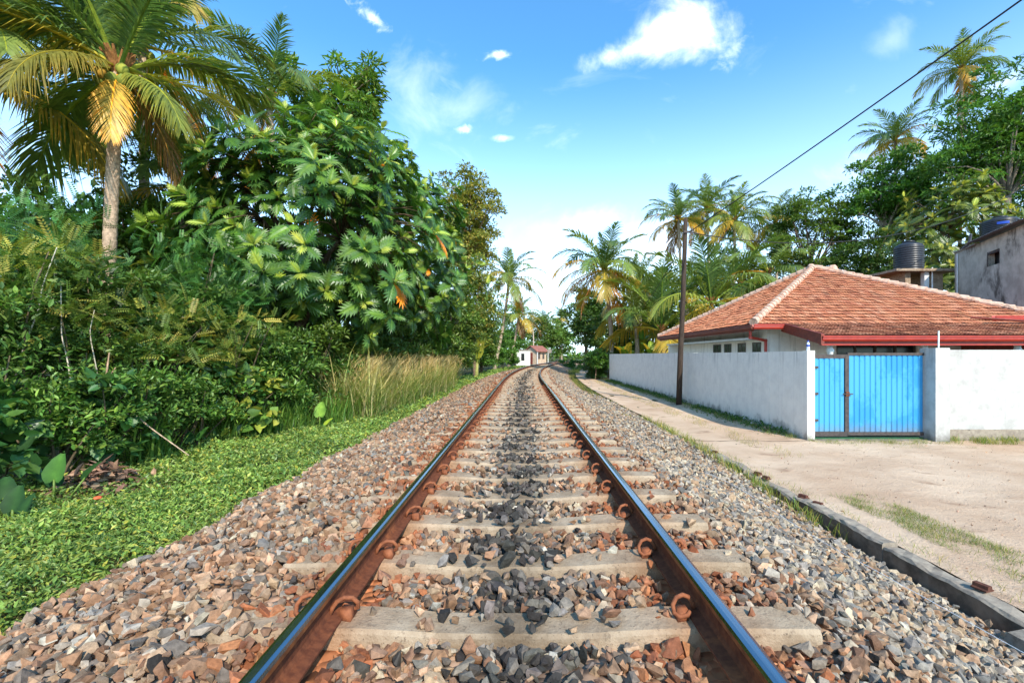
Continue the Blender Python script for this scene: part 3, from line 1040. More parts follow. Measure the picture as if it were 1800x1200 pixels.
# mortared hips
for tgt in ((HX0, HY0, EZ + .05), (HX1, HY0, EZ + .05), (HX0, HY1, EZ + .05)):
    A_, B_ = AP + np.array([0, 0, .05]), np.array(tgt)
    nn = 26
    for i in range(nn):
        p0, p1 = A_ + (B_ - A_) * (i / nn), A_ + (B_ - A_) * ((i + 1.12) / nn)
        a = Acc()
        a.tube([p0 + np.array([0, 0, .012]), p1 + np.array([0, 0, .035])], [.135, .16], 9)
        o = a.build('hip_tile', M['mortar'], None)
        o.parent = roof_o
        o.location = -ro
a = Acc()
a.lathe(tuple(AP + np.array([-.12, 0, .06])), [(.16, 0), (.15, .1), (.10, .16)], 12)
a.lathe(tuple(AP + np.array([.65, -.5, -.13])), [(.22, 0), (.20, .1), (.12, .2)], 12)
a.build('finial', M['mortar'], house)

# gutters and fascias


def gutter(P, r=.085):
    """a half-round trough with rolled lip swept along P, on a fascia board"""
    a = Acc()
    P = [np.asarray(p, float) for p in P]
    for p, q in zip(P[:-1], P[1:]):
        d = nrm(q - p)
        out = nrm(np.cross(d, (0, 0, 1)))
        up = np.array([0, 0, 1.0])
        pr = [(-.02, .06), (.0, -.12), (.02, -.14), (.10, -.125), (.13, -.06), (.125, -.02), (.15, .0), (.15, .05), (.135, .055), (.12, .01), (.10, -.06), (.03, -.10)]
        V = [p + out * x + up * z for x, z in pr] + [q + out * x + up * z for x, z in pr]
        k = len(pr)
        a.add(V, [[(j, (j + 1) % k, k + (j + 1) % k, k + j) for j in range(k)], [tuple(range(k))[::-1]], [tuple(k + j for j in range(k))]])
    return a


gutter([(PX0 - .05, PY0 - .0, PZ0 - .06), (PX1 + .2, PY0 - .0, PZ0 - .06)]).build('gutter', M['red'], house)
Acc().box(PX0 - .05, PX1, PY0 + .01, PY0 + .05, PZ0 - .32, PZ0 - .07).build('fascia', M['red'], house)
gutter([(HX0 - .05, HY0, EZ - .06), (PX0 + .1, HY0, EZ - .06)]).build('gutter', M['red'], house)
gutter([(HX0, HY1 + .05, EZ - .06), (HX0, HY0 - .05, EZ - .06)]).build('gutter', M['darkred'], house)
Acc().box(HX0 + .005, HX0 + .04, HY0 + .06, HY1, EZ - .26, EZ - .08).build('fascia', M['darkred'], house)
a = Acc()
a.add([(PX0 - .09, PY0 - .1, PZ0 - .30), (PX0 - .09, HY0 + .1, EZ - .27), (PX0 - .09, HY0 + .1, EZ + .06), (PX0 - .09, PY0 - .1, PZ0 + .06),
       (PX0 + .02, PY0 - .1, PZ0 - .30), (PX0 + .02, HY0 + .1, EZ - .27), (PX0 + .02, HY0 + .1, EZ + .06), (PX0 + .02, PY0 - .1, PZ0 + .06)],
      [[(0, 1, 2, 3), (7, 6, 5, 4), (3, 2, 6, 7), (0, 4, 5, 1), (0, 3, 7, 4), (1, 5, 6, 2)]])
a.build('barge_board', M['darkred'], house)
Acc().box(HX0 + .05, bx0 - .003, HY0 + .06, HY1, EZ - .14, EZ - .10).build('soffit', M['soffit'], house)
Acc().box(bx0, HX1 - .1, HY0 + .06, by0 + .1, EZ - .13, EZ - .095).build('soffit', M['soffit'], house)


def pipe(P, r):
    a = Acc()
    for p, q in zip(P[:-1], P[1:]):
        a.tube([p, q], r, 10)
    for p in P[1:-1]:
        a.lathe((p[0], p[1], p[2] - r * 1.1), [(r * .6, 0), (r * 1.12, r * .4), (r * 1.12, r * 1.8), (r * .6, r * 2.2)], 10)
    return a


pipe([(8.64, 17.55, 2.46), (8.64, 17.55, 2.08), (9.46, 17.98, 1.98), (9.46, 17.98, -.5)], .055).build('downpipe', M['red'], house)
# a second little roof edge at the right end of the porch
gutter([(17.3, 16.9, 2.80), (20.6, 16.9, 2.80)]).build('gutter', M['red'], house)
Acc().tube([(16.55, 16.95, 2.80), (17.9, 15.8, 2.55), (19.0, 15.2, 2.42)], .045, 6).build('ridge_bar', M['darkred'], house)

# grey building behind, at the right edge
gb = thing('rendered_building', 'tall bare grey rendered building at the right edge behind the house', 'building', (23.35, 24.8, -.5))
gb.rotation_euler = (0, 0, math.atan2(-.923, -.385))          # local x runs along the wall towards the camera, local -y... the street side


def bpart(acc, name, mat):
    return link(name, acc.mesh(name, mat), gb, (0, 0, 0))


WT = 7.42                                                     # wall height
o0, o1, oz0, oz1 = 3.30, 4.25, 6.12, 6.80
a = Acc()
a.box(0, o0, 0, .25, -.2, WT).box(o0, o1, 0, .25, -.2, oz0).box(o0, o1, 0, .25, oz1, WT).box(o1, 6.3, 0, .25, -.2, WT)
a.box(0, .25, .252, 8, -.2, WT)
bpart(a, 'wall', M['greywall'])
bpart(Acc().box(o0 - .06, o0, -.02, .1, oz0, oz1).box(o0, o1, -.018, .1, oz1 - .12, oz1 - .03), 'window', M['gateframe'])
bpart(Acc().box(o0 - .7, o1 + .7, .30, .34, oz0 - .4, oz1 + .4), 'opening', M['cable'])
a = Acc()
nx = 70
xs = np.linspace(2.2, 6.6, nx)
V = [(x, y, z + .03 * (i % 2)) for y, z in ((-.45, WT + .06), (8, WT + 1.3)) for i, x in enumerate(xs)]
V += [(x, y, z - .012) for x, y, z in V]
Q = [(i, i + 1, nx + i + 1, nx + i) for i in range(nx - 1)] + [(3 * nx + i, 3 * nx + i + 1, 2 * nx + i + 1, 2 * nx + i) for i in range(nx - 1)] + [(2 * nx + i, 2 * nx + i + 1, i + 1, i) for i in range(nx - 1)]
Q += [(0, nx, 3 * nx, 2 * nx)]
bpart(a.add(V, [Q]), 'roof', M['sheet'])
bpart(Acc().box(0, 2.2, -.04, .3, WT, WT + .09), 'coping', M['kerb'])
bpart(pipe([(.45, -.06, WT - .1), (.45, -.06, -.1)], .035), 'drainpipe', M['whitetrim'])
bpart(Acc().tube([(1.4, -.2, WT + .02), (2.1, -.25, WT + .06), (2.3, -.28, WT + .2), (2.45, -.3, WT + .5)], .06, 8), 'roof_pipe', M['sheet'])


def tank(name, label, c, r, h, lab=False):
    t_ = thing(name, label, 'water tank', c)
    pf = []
    nr = 11
    for i in range(nr):
        z = h * .80 * i / nr
        pf += [(r * .965, z), (r, z + h * .02), (r, z + h * .05), (r * .965, z + h * .065)]
    pf += [(r * .98, h * .80), (r * .9, h * .86), (r * .6, h * .93), (r * .36, h * .95), (r * .36, h * 1.0), (r * .3, h * 1.02)]
    Acc().lathe(c, pf, 30).build('body', M['tank'], t_, True)
    Acc().lathe((c[0], c[1], c[2] + h * .96), [(r * .40, 0), (r * .40, h * .04), (r * .1, h * .075)], 18).build('lid', M['tank'], t_, True)
    if lab:
        a = Acc()
        an = np.linspace(-2.5, -1.9, 10)
        V = [(c[0] + (r + .012) * math.cos(q), c[1] + (r + .012) * math.sin(q), c[2] + z) for z in (h * .60, h * .70) for q in an]
        a.add(V, [[(i, i + 1, 11 + i, 10 + i) for i in range(9)]])
        a.build('sticker', M['bluecap'], t_)
    return t_


tank('water_tank', 'black ribbed water tank on concrete stand behind the tiled roof', (at(1597, 26), 26, 6.16), .70, 1.72)
tank('water_tank', 'black water tank with blue sticker on the grey building roof', (at(1757, 25.0), 25.0, 7.62), .80, 1.35, True)
tw = thing('tank_stand', 'concrete stand with flat slab carrying the ribbed water tank', 'tank stand', (22, 26, -.5))
Acc().box(20.35, 23.85, 25.0, 27.2, 6.03, 6.16).build('slab', M['concrete'], tw)
Acc().box(21.15, 21.45, 25.4, 26.8, -.5, 6.028).build('pier', M['concrete'], tw)
Acc().box(22.1, 22.35, 25.25, 25.5, -.5, 6.028).build('pier', M['whitetrim'], tw)
Acc().box(22.55, 23.35, 25.5, 26.9, -.5, 6.028).build('pier', M['concrete'], tw)
pipe([(22.48, 25.2, 6.25), (22.48, 25.2, 2)], .035).build('pipe', M['whitetrim'], tw)

# ------------------------------------------------------------------ pole and wires
pole = thing('utility_pole', 'dark leaning wooden utility pole standing at the white wall', 'utility pole', (5.93, 17.7, -.53))
Acc().tube([(5.93, 17.7, -.7), (5.99, 17.7, 1.2), (6.10, 17.7, 3.6), (6.20, 17.7, 6.70)], [.115, .105, .092, .08], 12).build('shaft', M['pole'], pole, True)
Acc().box(6.10, 6.42, 17.58, 17.62, 6.12, 6.20).build('bracket', M['gateframe'], pole)


def wire(label, P, Q, sag, r):
    P, Q = np.array(P), np.array(Q)
    t_ = np.linspace(0, 1, 40)[:, None]
    pts = P + (Q - P) * t_ - np.array([0, 0, 1]) * (4 * sag * t_ * (1 - t_))
    Acc().tube(pts, r, 6).build('power_line', M['cable'], None, True, label=label, category='power line')


att = (6.3, 17.62, 6.15)
wire('thick black power line rising from the pole to the top right', att, (10.2, 2.4, 8.75), .12, .017)
wire('black power line from the pole sagging right across the tiled roof', att, (27.0, 24.2, 10.6), 1.5, .018)
wire('thin black wire slanting down left from the pole into the palms', (6.17, 17.7, 5.9), (6.6, 31, 3.4), .5, .012)
wire('short black wire above the water tank crossing the trees', (19.6, 26, 9.8), (22.5, 30, 7.7), .1, .02)

# ------------------------------------------------------------------ leaf shapes (y = along the leaf, z = face)
def T(V, faces, tc=None):
    V = np.array(V, float)
    return (V, [np.array(f) for f in faces], np.ones((len(V), 3)) if tc is None else np.array(tc, float))


LEAF2 = T([(0, 0, 0), (.24, .45, .05), (0, 1, -.08), (-.24, .45, .05)], [[(0, 1, 2), (0, 2, 3)]])
LEAF4 = T([(0, 0, 0), (.17, .28, .05), (.19, .6, .02), (0, 1, -.12), (-.19, .6, .02), (-.17, .28, .05)], [[(0, 1, 2, 3), (0, 3, 4, 5)]])
LONG = T([(0, 0, 0), (.11, .3, .03), (.12, .65, -.02), (0, 1, -.2), (-.12, .65, -.02), (-.11, .3, .03)], [[(0, 1, 2, 3), (0, 3, 4, 5)]])
HEART = T([(0, .1, 0), (.28, -.04, .05), (.46, .22, .07), (.40, .55, .02), (0, 1, -.16), (-.40, .55, .02), (-.46, .22, .07), (-.28, -.04, .05)], [[(0, 1, 2, 3, 4), (0, 4, 5, 6, 7)]])
BLADE = T([(-.018, 0, 0), (.018, 0, 0), (.016, .45, .03), (-.016, .45, .03), (.008, .8, -.05), (-.008, .8, -.05), (0, 1, -.16)], [[(0, 1, 2, 3), (3, 2, 4, 5)], [(5, 4, 6)]],
          [(.8, .8, .8)] * 2 + [(1, 1, 1)] * 2 + [(1.1, 1.05, .95)] * 2 + [(1.3, 1.15, .8)])


def pinnate(np_=8):
    V, F2 = [], []
    V += [(-.008, 0, 0), (.008, 0, 0), (0, 1, -.12)]
    F2.append((0, 1, 2))
    for i in range(np_):
        y = .16 + .84 * i / np_
        for sg in (-1, 1):
            o = len(V)
            z = -.12 * y * y
            L, W = .22 * (1 - .35 * abs(i / np_ - .4)), .040
            d = np.array([sg * .9, .42, -.12]); d /= np.linalg.norm(d)
            w_ = np.array([-.42 * sg, .9, 0]) * W
            p = np.array([0, y, z])
            V += [tuple(p), tuple(p + d * L * .5 + w_), tuple(p + d * L), tuple(p + d * L * .5 - w_)]
            F2 += [(o, o + 1, o + 2), (o, o + 2, o + 3)]
    return T(V, [F2])


PINN = pinnate()


def breadfruit():
    V, F5, tc = [], [], []
    rib = [.12, .23, .35, .48, .61, .74, .86]
    reach = [.19, .27, .31, .31, .26, .17]
    nl_ = len(reach)
    zf = lambda x, y: .16 * abs(x) - .16 * y * y + .02
    ri = []
    for y in rib:
        ri.append(len(V)); V.append((0, y, zf(0, y))); tc.append((1.7, 1.45, 1.1))
    tip = len(V); V.append((0, 1.06, zf(0, 1.06) - .03)); tc.append((1.1, 1.1, 1))
    for sg in (-1, 1):
        notch = []
        for i, y in enumerate(rib):
            x = sg * (.03 if i == 0 else (.075 if i < nl_ else .05))
            notch.append(len(V)); V.append((x, y + .02, zf(x, y) + .012)); tc.append((1.15, 1.1, 1))
        for i in range(nl_):
            x = sg * reach[i]
            ty = rib[i] + .21 + .015 * i
            a_ = len(V); V.append((x, ty, zf(x, ty) - .05)); tc.append((.95, .95, 1))
            b_ = len(V); V.append((x * .66, rib[i] + .078, zf(x * .7, rib[i]) - .01)); tc.append((.9, .92, 1))
            f_ = (ri[i], notch[i], b_, a_, notch[i + 1], ri[i + 1])
            F5.append(f_ if sg > 0 else f_[::-1])
        f_ = (ri[nl_], notch[nl_], tip)
        F5.append(f_ + (tip,) * 0 if sg > 0 else f_[::-1])
    f7 = [f for f in F5 if len(f) == 6]; f3 = [f for f in F5 if len(f) == 3]
    # petiole
    o = len(V)
    V += [(-.012, 0, 0), (.012, 0, 0), (.006, .13, .01), (-.006, .13, .01)]; tc += [(1.8, 1.6, .9)] * 4
    return T(V, [f7, f3, [(o, o + 1, o + 2, o + 3)]], tc)


BREAD = breadfruit()


def taro():
    V, tc = [], []
    out = [(0, .02), (.10, -.12), (.22, -.13), (.33, .02), (.38, .22), (.34, .48), (.22, .76), (.08, .96), (0, 1.05)]
    ribp = [0, .0, .05, .12, .28, .5, .74, .94]
    zf = lambda x, y: .25 * abs(x) - .22 * y * y
    for y in ribp[1:]:
        V.append((0, y, zf(0, y))); tc.append((1.7, 1.6, 1.3))
    nr_ = len(V)
    Fs4 = []
    for sg in (-1, 1):
        o = len(V)
        for i, (x, y) in enumerate(out[1:-1]):
            V.append((sg * x, y, zf(x, y) + .02 * (i % 2))); tc.append((.95, 1, 1))
        for i in range(6):
            f_ = (i, o + i, o + i + 1, i + 1)
            Fs4.append(f_ if sg > 0 else f_[::-1])
    tip = len(V); V.append((0, 1.05, zf(0, 1.05))); tc.append((1, 1, 1))
    F3 = [(nr_ - 1, nr_ + 6, tip), (nr_ - 1, tip, nr_ + 7 + 6)]
    return T(V, [Fs4, F3], tc)


TARO = taro()


# ------------------------------------------------------------------ plants
def clumps(center, radii, k, lo=.45, bottom=-1.0):
    out = []
    while len(out) < k:
        d = nrm(rng.normal(size=3))
        if d[2] < bottom:
            continue
        out.append(np.array(center) + d * np.array(radii) * rng.uniform(lo, .92))
    return np.array(out)


def foliage(acc, C, cr, n, tmpl, size, pal, center, flat=.7, droop=.25, upn=.8, amt=.28, hue=.10):
    """n leaves spread through round clumps at C (radius cr)"""
    K = len(C)
    k = rng.integers(0, K, n)
    crr = cr * rng.uniform(.7, 1.25, K)
    d = nrm(rng.normal(size=(n, 3)))
    d[:, 2] = np.where(d[:, 2] < -.2, -d[:, 2] * .5, d[:, 2])
    rad = crr[k] * rng.uniform(0.25, 1, n) ** .55
    P = C[k] + d * rad[:, None] * np.array([1, 1, flat])
    outw = nrm(nrm(P - np.array(center)) * .5 + d)
    axis = nrm(outw * .8 + rng.normal(0, .5, (n, 3)) + np.array([0, 0, -droop]))
    normal = nrm(np.array([0, 0, upn]) + outw * .5 + rng.normal(0, .35, (n, 3)))
    tone = rng.uniform(.78, 1.22, K)
    col = vary(pal, n, amt, hue) * tone[k][:, None]
    inst(acc, tmpl, P, axis, normal, size * rng.uniform(.6, 1.25, n), col)


def bend(p, q, k=5, amt=.15):
    p, q = np.array(p, float), np.array(q, float)
    t_ = np.linspace(0, 1, k)[:, None]
    L = np.linalg.norm(q - p)
    off = rng.normal(0, amt * L * .5, 3)
    return p + (q - p) * t_ + off * np.sin(t_ * np.pi) * .6 + np.array([0, 0, .12 * L]) * np.sin(t_ * np.pi)


BARK = [lin(120, 100, 82), lin(98, 82, 68)]


def tree(label, base, center, radii, k, cr, n, tmpl, size, pal, mat='leaf', trunk_r=.18, name='broadleaf_tree', cat='tree', group=None, flat=.7, droop=.25, limbs=9, bark=BARK[0], lo=.25, bottom=-1.0, twigs=False, part='crown', upn=.8, amt=.28):
    t_ = thing(name, label, cat, base, group)
    base = np.array(base, float); center = np.array(center, float)
    C = clumps(center, radii, k, lo, bottom)
    tr = Acc()
    fork = base + (center - base) * .55
    fork[2] = base[2] + max(.5, (center[2] - radii[2] * .55 - base[2]))
    tr.tube(bend(base - np.array([0, 0, .2]), fork, 6, .06), np.linspace(trunk_r, trunk_r * .72, 6), 9, bark)
    for c in C[rng.permutation(k)[:limbs]]:
        tr.tube(bend(fork - np.array([0, 0, .1]), c, 6, .18), np.linspace(trunk_r * .34, trunk_r * .07, 6), 6, bark)
    tr.build('trunk', M['bark'], t_, True)
    a = Acc()
    foliage(a, C, cr, n, tmpl, size, pal, center, flat, droop, upn, amt)
    a.build(part, M[mat], t_)
    return t_


# ---- coconut palms
def frond_mesh(name, e0, droop, n=64, LL=.2, hang=.5, seg=3, seed=0, sweep=(28, 62), vee=.25, WID=.0058):
    """a pinnate palm leaf of unit length growing along +y"""
    r = np.random.default_rng(seed)
    m = 18
    t_ = np.linspace(0, 1, m)
    el = np.radians(e0 - droop * t_ ** 1.5)
    dy, dz = np.cos(el) / (m - 1), np.sin(el) / (m - 1)
    Y = np.concatenate([[0], np.cumsum(dy[:-1])]); Z = np.concatenate([[0], np.cumsum(dz[:-1])])
    side_drift = .05 * np.sin(t_ * 2) * r.uniform(-1, 1)
    P = np.stack([side_drift, Y, Z], 1)
    a = Acc()
    a.tube(P, np.linspace(.0115, .0015, m), 5, (1.9, 1.6, .75))
    for i in range(n):
        tt = .13 + .87 * (i / (n - 1)) ** .95
        f = tt * (m - 1); i0 = min(int(f), m - 2); fr_ = f - i0
        p = P[i0] * (1 - fr_) + P[i0 + 1] * fr_
        Tn = nrm(P[i0 + 1] - P[i0])
        Nn = nrm(np.cross(np.array([1.0, 0, 0]), Tn))
        shape = min(1, .35 + (tt - .1) / .28) * (1 - .72 * max(0, (tt - .55) / .45) ** 1.6)
        for sg in (-1, 1):
            if r.random() < .03:
                continue
            sw = math.radians(sweep[0] + (sweep[1] - sweep[0]) * tt + r.uniform(-7, 7))
            L = LL * shape * r.uniform(.85, 1.1)
            d = nrm(np.array([sg * math.cos(sw), 0, 0]) + Tn * math.sin(sw) + Nn * (vee + r.uniform(-.12, .12)))
            w_ = nrm(Tn - d * np.dot(Tn, d)) * WID
            hg = hang * r.uniform(.7, 1.3)
            pts = [p + d * L * q - np.array([0, 0, 1]) * hg * L * q * q for q in np.linspace(0, 1, seg + 1)]
            V, tc = [], []
            tipc = r.uniform(0, 1)
            for q in range(seg):
                ww = w_ * (.55, 1.0, .75, .5)[q]
                V += [pts[q] - ww, pts[q] + ww]
                c = (1, 1, 1) if q < seg - 1 else (1.15, 1.0, .85)
                tc += [c, c]
            V.append(pts[-1])
            tc.append((1.6, 1.0, .55) if tipc > .55 else (1.15, 1.0, .8))
            Q = [(2 * q, 2 * q + 1, 2 * q + 3, 2 * q + 2) for q in range(seg - 1)]
            a.add(V, [Q, [(2 * seg - 2, 2 * seg - 1, 2 * seg)]], np.array(tc) * r.uniform(.85, 1.15))
    return a.mesh(name, M['frond'])


FR = {}
# level -> meshes: 0 spear, 1 upright, 2 arching, 3 level, 4 drooping, 5 hanging
SPEC = [(84, 14, .25, .12), (66, 62, .35, .3), (45, 85, .5, .25), (20, 80, .7, .2), (-12, 62, .7, .1), (-50, 36, .5, .05)]
for lv, (e0, dr, hg, ve) in enumerate(SPEC):
    FR[lv] = [frond_mesh('frond', e0 + j * 3 - 3, dr + j * 6, 84, .26, hg, 3, lv * 10 + j, vee=ve) for j in range(2)]
SMALL = {lv: [frond_mesh('frond', e0 + 8 * j - 4, dr + 10 * j, 46, .27, hg, 2, 77 + lv + 9 * j, vee=ve, WID=.0090) for j in range(2)] for lv, (e0, dr, hg, ve) in enumerate(SPEC)}
for lv in SMALL:
    for vtx in ():
        pass
PG = [lin(94, 126, 76), lin(110, 138, 78), lin(84, 116, 76), lin(124, 146, 80)]
PY = [lin(164, 156, 80), lin(178, 158, 76), lin(154, 152, 84)]
PO = [lin(196, 146, 62), lin(176, 132, 66)]
PB = [lin(140, 114, 82), lin(122, 98, 72)]
CROWN = [0, 0, 1, 1, 1, 1, 1, 2, 2, 2, 2, 2, 2, 3, 3, 3, 3, 3, 3, 4, 4, 4, 4, 4, 5]


def palm(label, base, top, L, trunk_r=.14, levels=CROWN, extra=(), near=False, seed=0, nuts=True, yellow=.25, name='coconut_palm', group='coconut palms', bow=.3, bare=False):
    r = random.Random(seed)
    t_ = thing(name, label, 'palm tree', base, group)
    base = np.array(base, float); top = np.array(top, float)
    m = 22 if near else 10
    q = np.linspace(0, 1, m)[:, None]
    P = base + (top - base) * q
    P[:, :2] += (top - base)[:2] * 0 + np.sin(q * np.pi) * np.array([bow, 0]) * .5
    P[0, 2] -= .3
    R = trunk_r * (1.0 + .5 * np.exp(-q[:, 0] * 9) - .18 * q[:, 0])
    tr = Acc()
    if near:       # leaf-scar rings
        mm = 90
        qq = np.linspace(0, 1, mm)[:, None]
        P2 = base + (top - base) * qq
        P2[:, :2] += np.sin(qq * np.pi) * np.array([bow, 0]) * .5
        P2[0, 2] -= .3
        R2 = trunk_r * (1.0 + .5 * np.exp(-qq[:, 0] * 9) - .18 * qq[:, 0]) * np.where(np.arange(mm) % 2, 1.05, .97)
        tr.tube(P2, R2, 12, lin(176, 150, 126))
    else:
        tr.tube(P, R, 8, lin(176, 156, 136))
    if not bare:
        tr.build('trunk', M['bark'], t_, True)
    # fibrous crown heart
    h_ = Acc()
    for i in range(16):
        az = i * 2.4
        d = np.array([math.cos(az), math.sin(az), .9])
        h_.tube([top + np.array([0, 0, -.25]), top + d * .16 * L / 4, top + d * .30 * L / 4 + np.array([0, 0, .1])], [.06 * L / 4, .05 * L / 4, .02], 5, lin(150, 104, 62))
    h_.build('crown_heart', M['bark'], t_)
    az = r.uniform(0, 6.28)
    spec = [(lv, None, None, None) for lv in levels] + list(extra)
    for (lv, a_, l_, c_) in spec:
        az += 2.39996 + r.uniform(-.2, .2)
        me = r.choice(FR[lv]) if near else r.choice(SMALL[lv])
        if c_ is None:
            x = r.random()
            if lv >= 5:
                c_ = r.choice(PB if x < .5 else PO)
            elif lv == 4:
                c_ = r.choice(PY if x < yellow * 2.4 else PG)
            elif lv == 3:
                c_ = r.choice(PY if x < yellow else PG)
            else:
                c_ = r.choice(PG)
            k_ = r.uniform(.85, 1.15)
            c_ = tuple(v_ * k_ for v_ in c_)
        o = link('frond', me, t_, tuple(top - base + np.array([0, 0, r.uniform(-.1, .1)])), color=c_)
        o.rotation_euler = (0, 0, (a_ if a_ is not None else az))
        s_ = (l_ or 1) * L * r.uniform(.88, 1.08) * (.7 if lv == 0 else 1)
        o.scale = (s_, s_, s_)
    if nuts:
        me = NUT
        for i in range(9 if near else 5):
            aa = r.uniform(0, 6.28)
            rr = .26 * L / 4 * r.uniform(.7, 1.2)
            o = link('coconut', me, t_, tuple(top - base + np.array([rr * math.cos(aa), rr * math.sin(aa), r.uniform(-.35, -.02) * L / 4])), color=r.choice([lin(150, 150, 60), lin(196, 150, 60), lin(120, 130, 56)]))
            o.scale = (L / 4,) * 3
    return t_


_a = Acc()
_a.lathe((0, 0, -.14), [(.02, 0), (.09, .05), (.12, .13), (.11, .20), (.06, .26), (.02, .28)], 8)
NUT = _a.mesh('coconut', M['tile'], True)


def up(x, y):
    return gzx(x, y)


# az for fronds: rotation about z of +y; 0 = away, pi = towards camera, pi/2 = left (-x), -pi/2 = right (+x)
px_, Y_ = 196, 9.6
bx = at(190, Y_)
palm('near coconut palm with big yellowing crown at the upper left', (at(185, Y_), Y_, -.3), (at(208, Y_), Y_, at(0, Y_, 122)[1]), 3.9, .135,
     levels=[0, 0, 1, 1, 1, 1, 2, 2, 2, 3, 3], near=True, seed=4, bow=-.1, yellow=.12,
     extra=[(lv, az_ + .74, l_, c_) for lv, az_, l_, c_ in [
         (3, 1.65, 1.0, lin(158, 160, 74)), (5, 3.05, .52, lin(206, 180, 90)), (2, -1.15, .95, lin(112, 130, 66)), (3, -1.45, .85, lin(136, 142, 68)), (4, -1.75, .9, lin(116, 130, 64)),
         (4, 1.95, .85, lin(92, 100, 52)), (4, 2.5, .75, lin(120, 120, 60)), (4, -.7, .8, None), (4, .6, 1, None), (1, 1.2, 1.1, None), (1, 2.5, 1.05, None), (1, -2.4, 1.05, None), (2, 2.0, 1.0, None),
         (3, 0.2, 1, None), (2, .9, 1.1, None), (4, -2.6, .6, lin(124, 140, 70)), (5, -1.2, .7, lin(136, 112, 72))]])
palm('coconut palm cut off by the left edge, fronds reaching in', (-12.0, 9.8, -.3), (-12.1, 9.8, 7.6), 3.8, .14, seed=8, near=True, yellow=.1)
palm('coconut palm rising behind the near palm at the top left', (-11.6, 13.5, -.3), (-11.4, 13.5, 10.6), 3.9, .14, seed=9)
palm('coconut palm peeping between the near palm and the breadfruit top', (at(478, 17), 17, -.3), (at(474, 17), 17, at(0, 17, 178)[1]), 3.4, .13, seed=12, levels=[0, 1, 1, 1, 1, 2, 2, 2, 3, 3, 3, 4, 4, 4, 5])
palm('low young palm with grey green fronds behind the shrubs', (at(318, 13), 13, -.3), (at(318, 13), 13, at(0, 13, 330)[1]), 2.6, .11, seed=15, nuts=False, levels=[1, 1, 2, 2, 3, 3, 3, 4, 4])
palm('slender coconut palm left of the track by the far hut', (at(868, 46), 46, -.3), (at(895, 46), 46, at(0, 46, 492)[1]), 4.0, .16, seed=21, yellow=.15)
palm('short bushy palm left of the far hut', (at(893, 60), 60, -.3), (at(912, 60), 60, at(0, 60, 555)[1]), 3.6, .16, seed=22, yellow=.2, nuts=False)
palm('tiny far palm above the hut roof, left of two', (at(957, 112), 112, -.3), (at(957, 112), 112, at(0, 112, 566)[1]), 4.2, .18, seed=23, nuts=False)
palm('tiny far palm above the hut roof, right of two', (at(987, 120), 120, -.3), (at(987, 120), 120, at(0, 120, 560)[1]), 4.4, .18, seed=24, nuts=False)
palm('coconut palm with hanging orange frond beside the far wall end', (at(1074, 39), 39, -.4), (at(1062, 39), 39, at(0, 39, 475)[1]), 5.0, .19, seed=31, yellow=.45, bow=.5,
     extra=[(5, 1.5, .9, lin(214, 168, 56)), (4, -1.3, .9, lin(206, 150, 90)), (4, 1.3, 1, lin(176, 164, 70)), (4, -1.7, 1, lin(150, 150, 60))])
palm('coconut palm directly behind the utility pole top', (at(1198, 50), 50, -.4), (at(1192, 50), 50, at(0, 50, 385)[1]), 4.5, .17, seed=33, yellow=.5)
palm('coconut palm right of the pole top, middle of three tall ones', (at(1248, 56), 56, -.4), (at(1242, 56), 56, at(0, 56, 368)[1]), 5.0, .17, seed=34, yellow=.4)
palm('coconut palm with pale bent trunk, rightmost of three tall ones', (at(1278, 46), 46, -.4), (at(1291, 46), 46, at(0, 46, 388)[1]), 4.7, .17, seed=35, bow=.6)
palm('coconut palm half hidden behind the roof peak trees', (at(1362, 56), 56, -.4), (at(1364, 56), 56, at(0, 56, 392)[1]), 4.6, .17, seed=36)
palm('large young palm with upright fronds behind the tiled roof edge', (at(1252, 33), 33, -.4), (at(1250, 33), 33, at(0, 33, 535)[1]), 6.2, .22, seed=41, levels=[0, 0, 0, 1, 1, 1, 1, 1, 2, 2, 2, 2, 3, 3, 4, 4], yellow=.4, nuts=False,
     extra=[(4, 1.9, .7, lin(176, 172, 84)), (3, -1.5, 1.1, lin(140, 148, 70))])
palm('young palm with yellow stalks left of the tiled roof', (at(1164, 34), 34, -.4), (at(1163, 34), 34, at(0, 34, 582)[1]), 6.4, .2, seed=42, levels=[0, 0, 1, 1, 1, 1, 1, 2, 2, 2, 3, 3, 4], yellow=.8, nuts=False)
palm('spiky palm between the leaning palm and the pole', (at(1124, 46), 46, -.4), (at(1122, 46), 46, at(0, 46, 505)[1]), 4.8, .2, seed=43, levels=[0, 0, 1, 1, 1, 2, 2, 2, 3, 3, 4, 4], nuts=False)
palm('young palm with drooping fronds behind the roof peak', (at(1350, 38), 38, -.4), (at(1352, 38), 38, at(0, 38, 480)[1]), 5.0, .2, seed=44, levels=[1, 1, 2, 2, 2, 3, 3, 3, 4, 4], nuts=False)
palm('young palm with long pale fronds between the pole and the leaning palm', (at(1118, 38), 38, -.4), (at(1116, 38), 38, at(0, 38, 560)[1]), 5.4, .2, seed=45, levels=[0, 0, 1, 1, 1, 2, 2, 2, 2, 3, 3, 4], yellow=.5, nuts=False)
palm('full palm behind the large young palm over the roof slope', (at(1305, 40), 40, -.4), (at(1302, 40), 40, at(0, 40, 500)[1]), 5.2, .2, seed=46, levels=[0, 1, 1, 1, 2, 2, 2, 2, 3, 3, 3, 4, 4], yellow=.2, nuts=False)
palm('pale green palm crown low behind the utility pole', (at(1205, 42), 42, -.4), (at(1206, 42), 42, at(0, 42, 520)[1]), 5.0, .2, seed=47, levels=[0, 0, 1, 1, 1, 2, 2, 2, 3, 3, 4], yellow=.3, nuts=False)
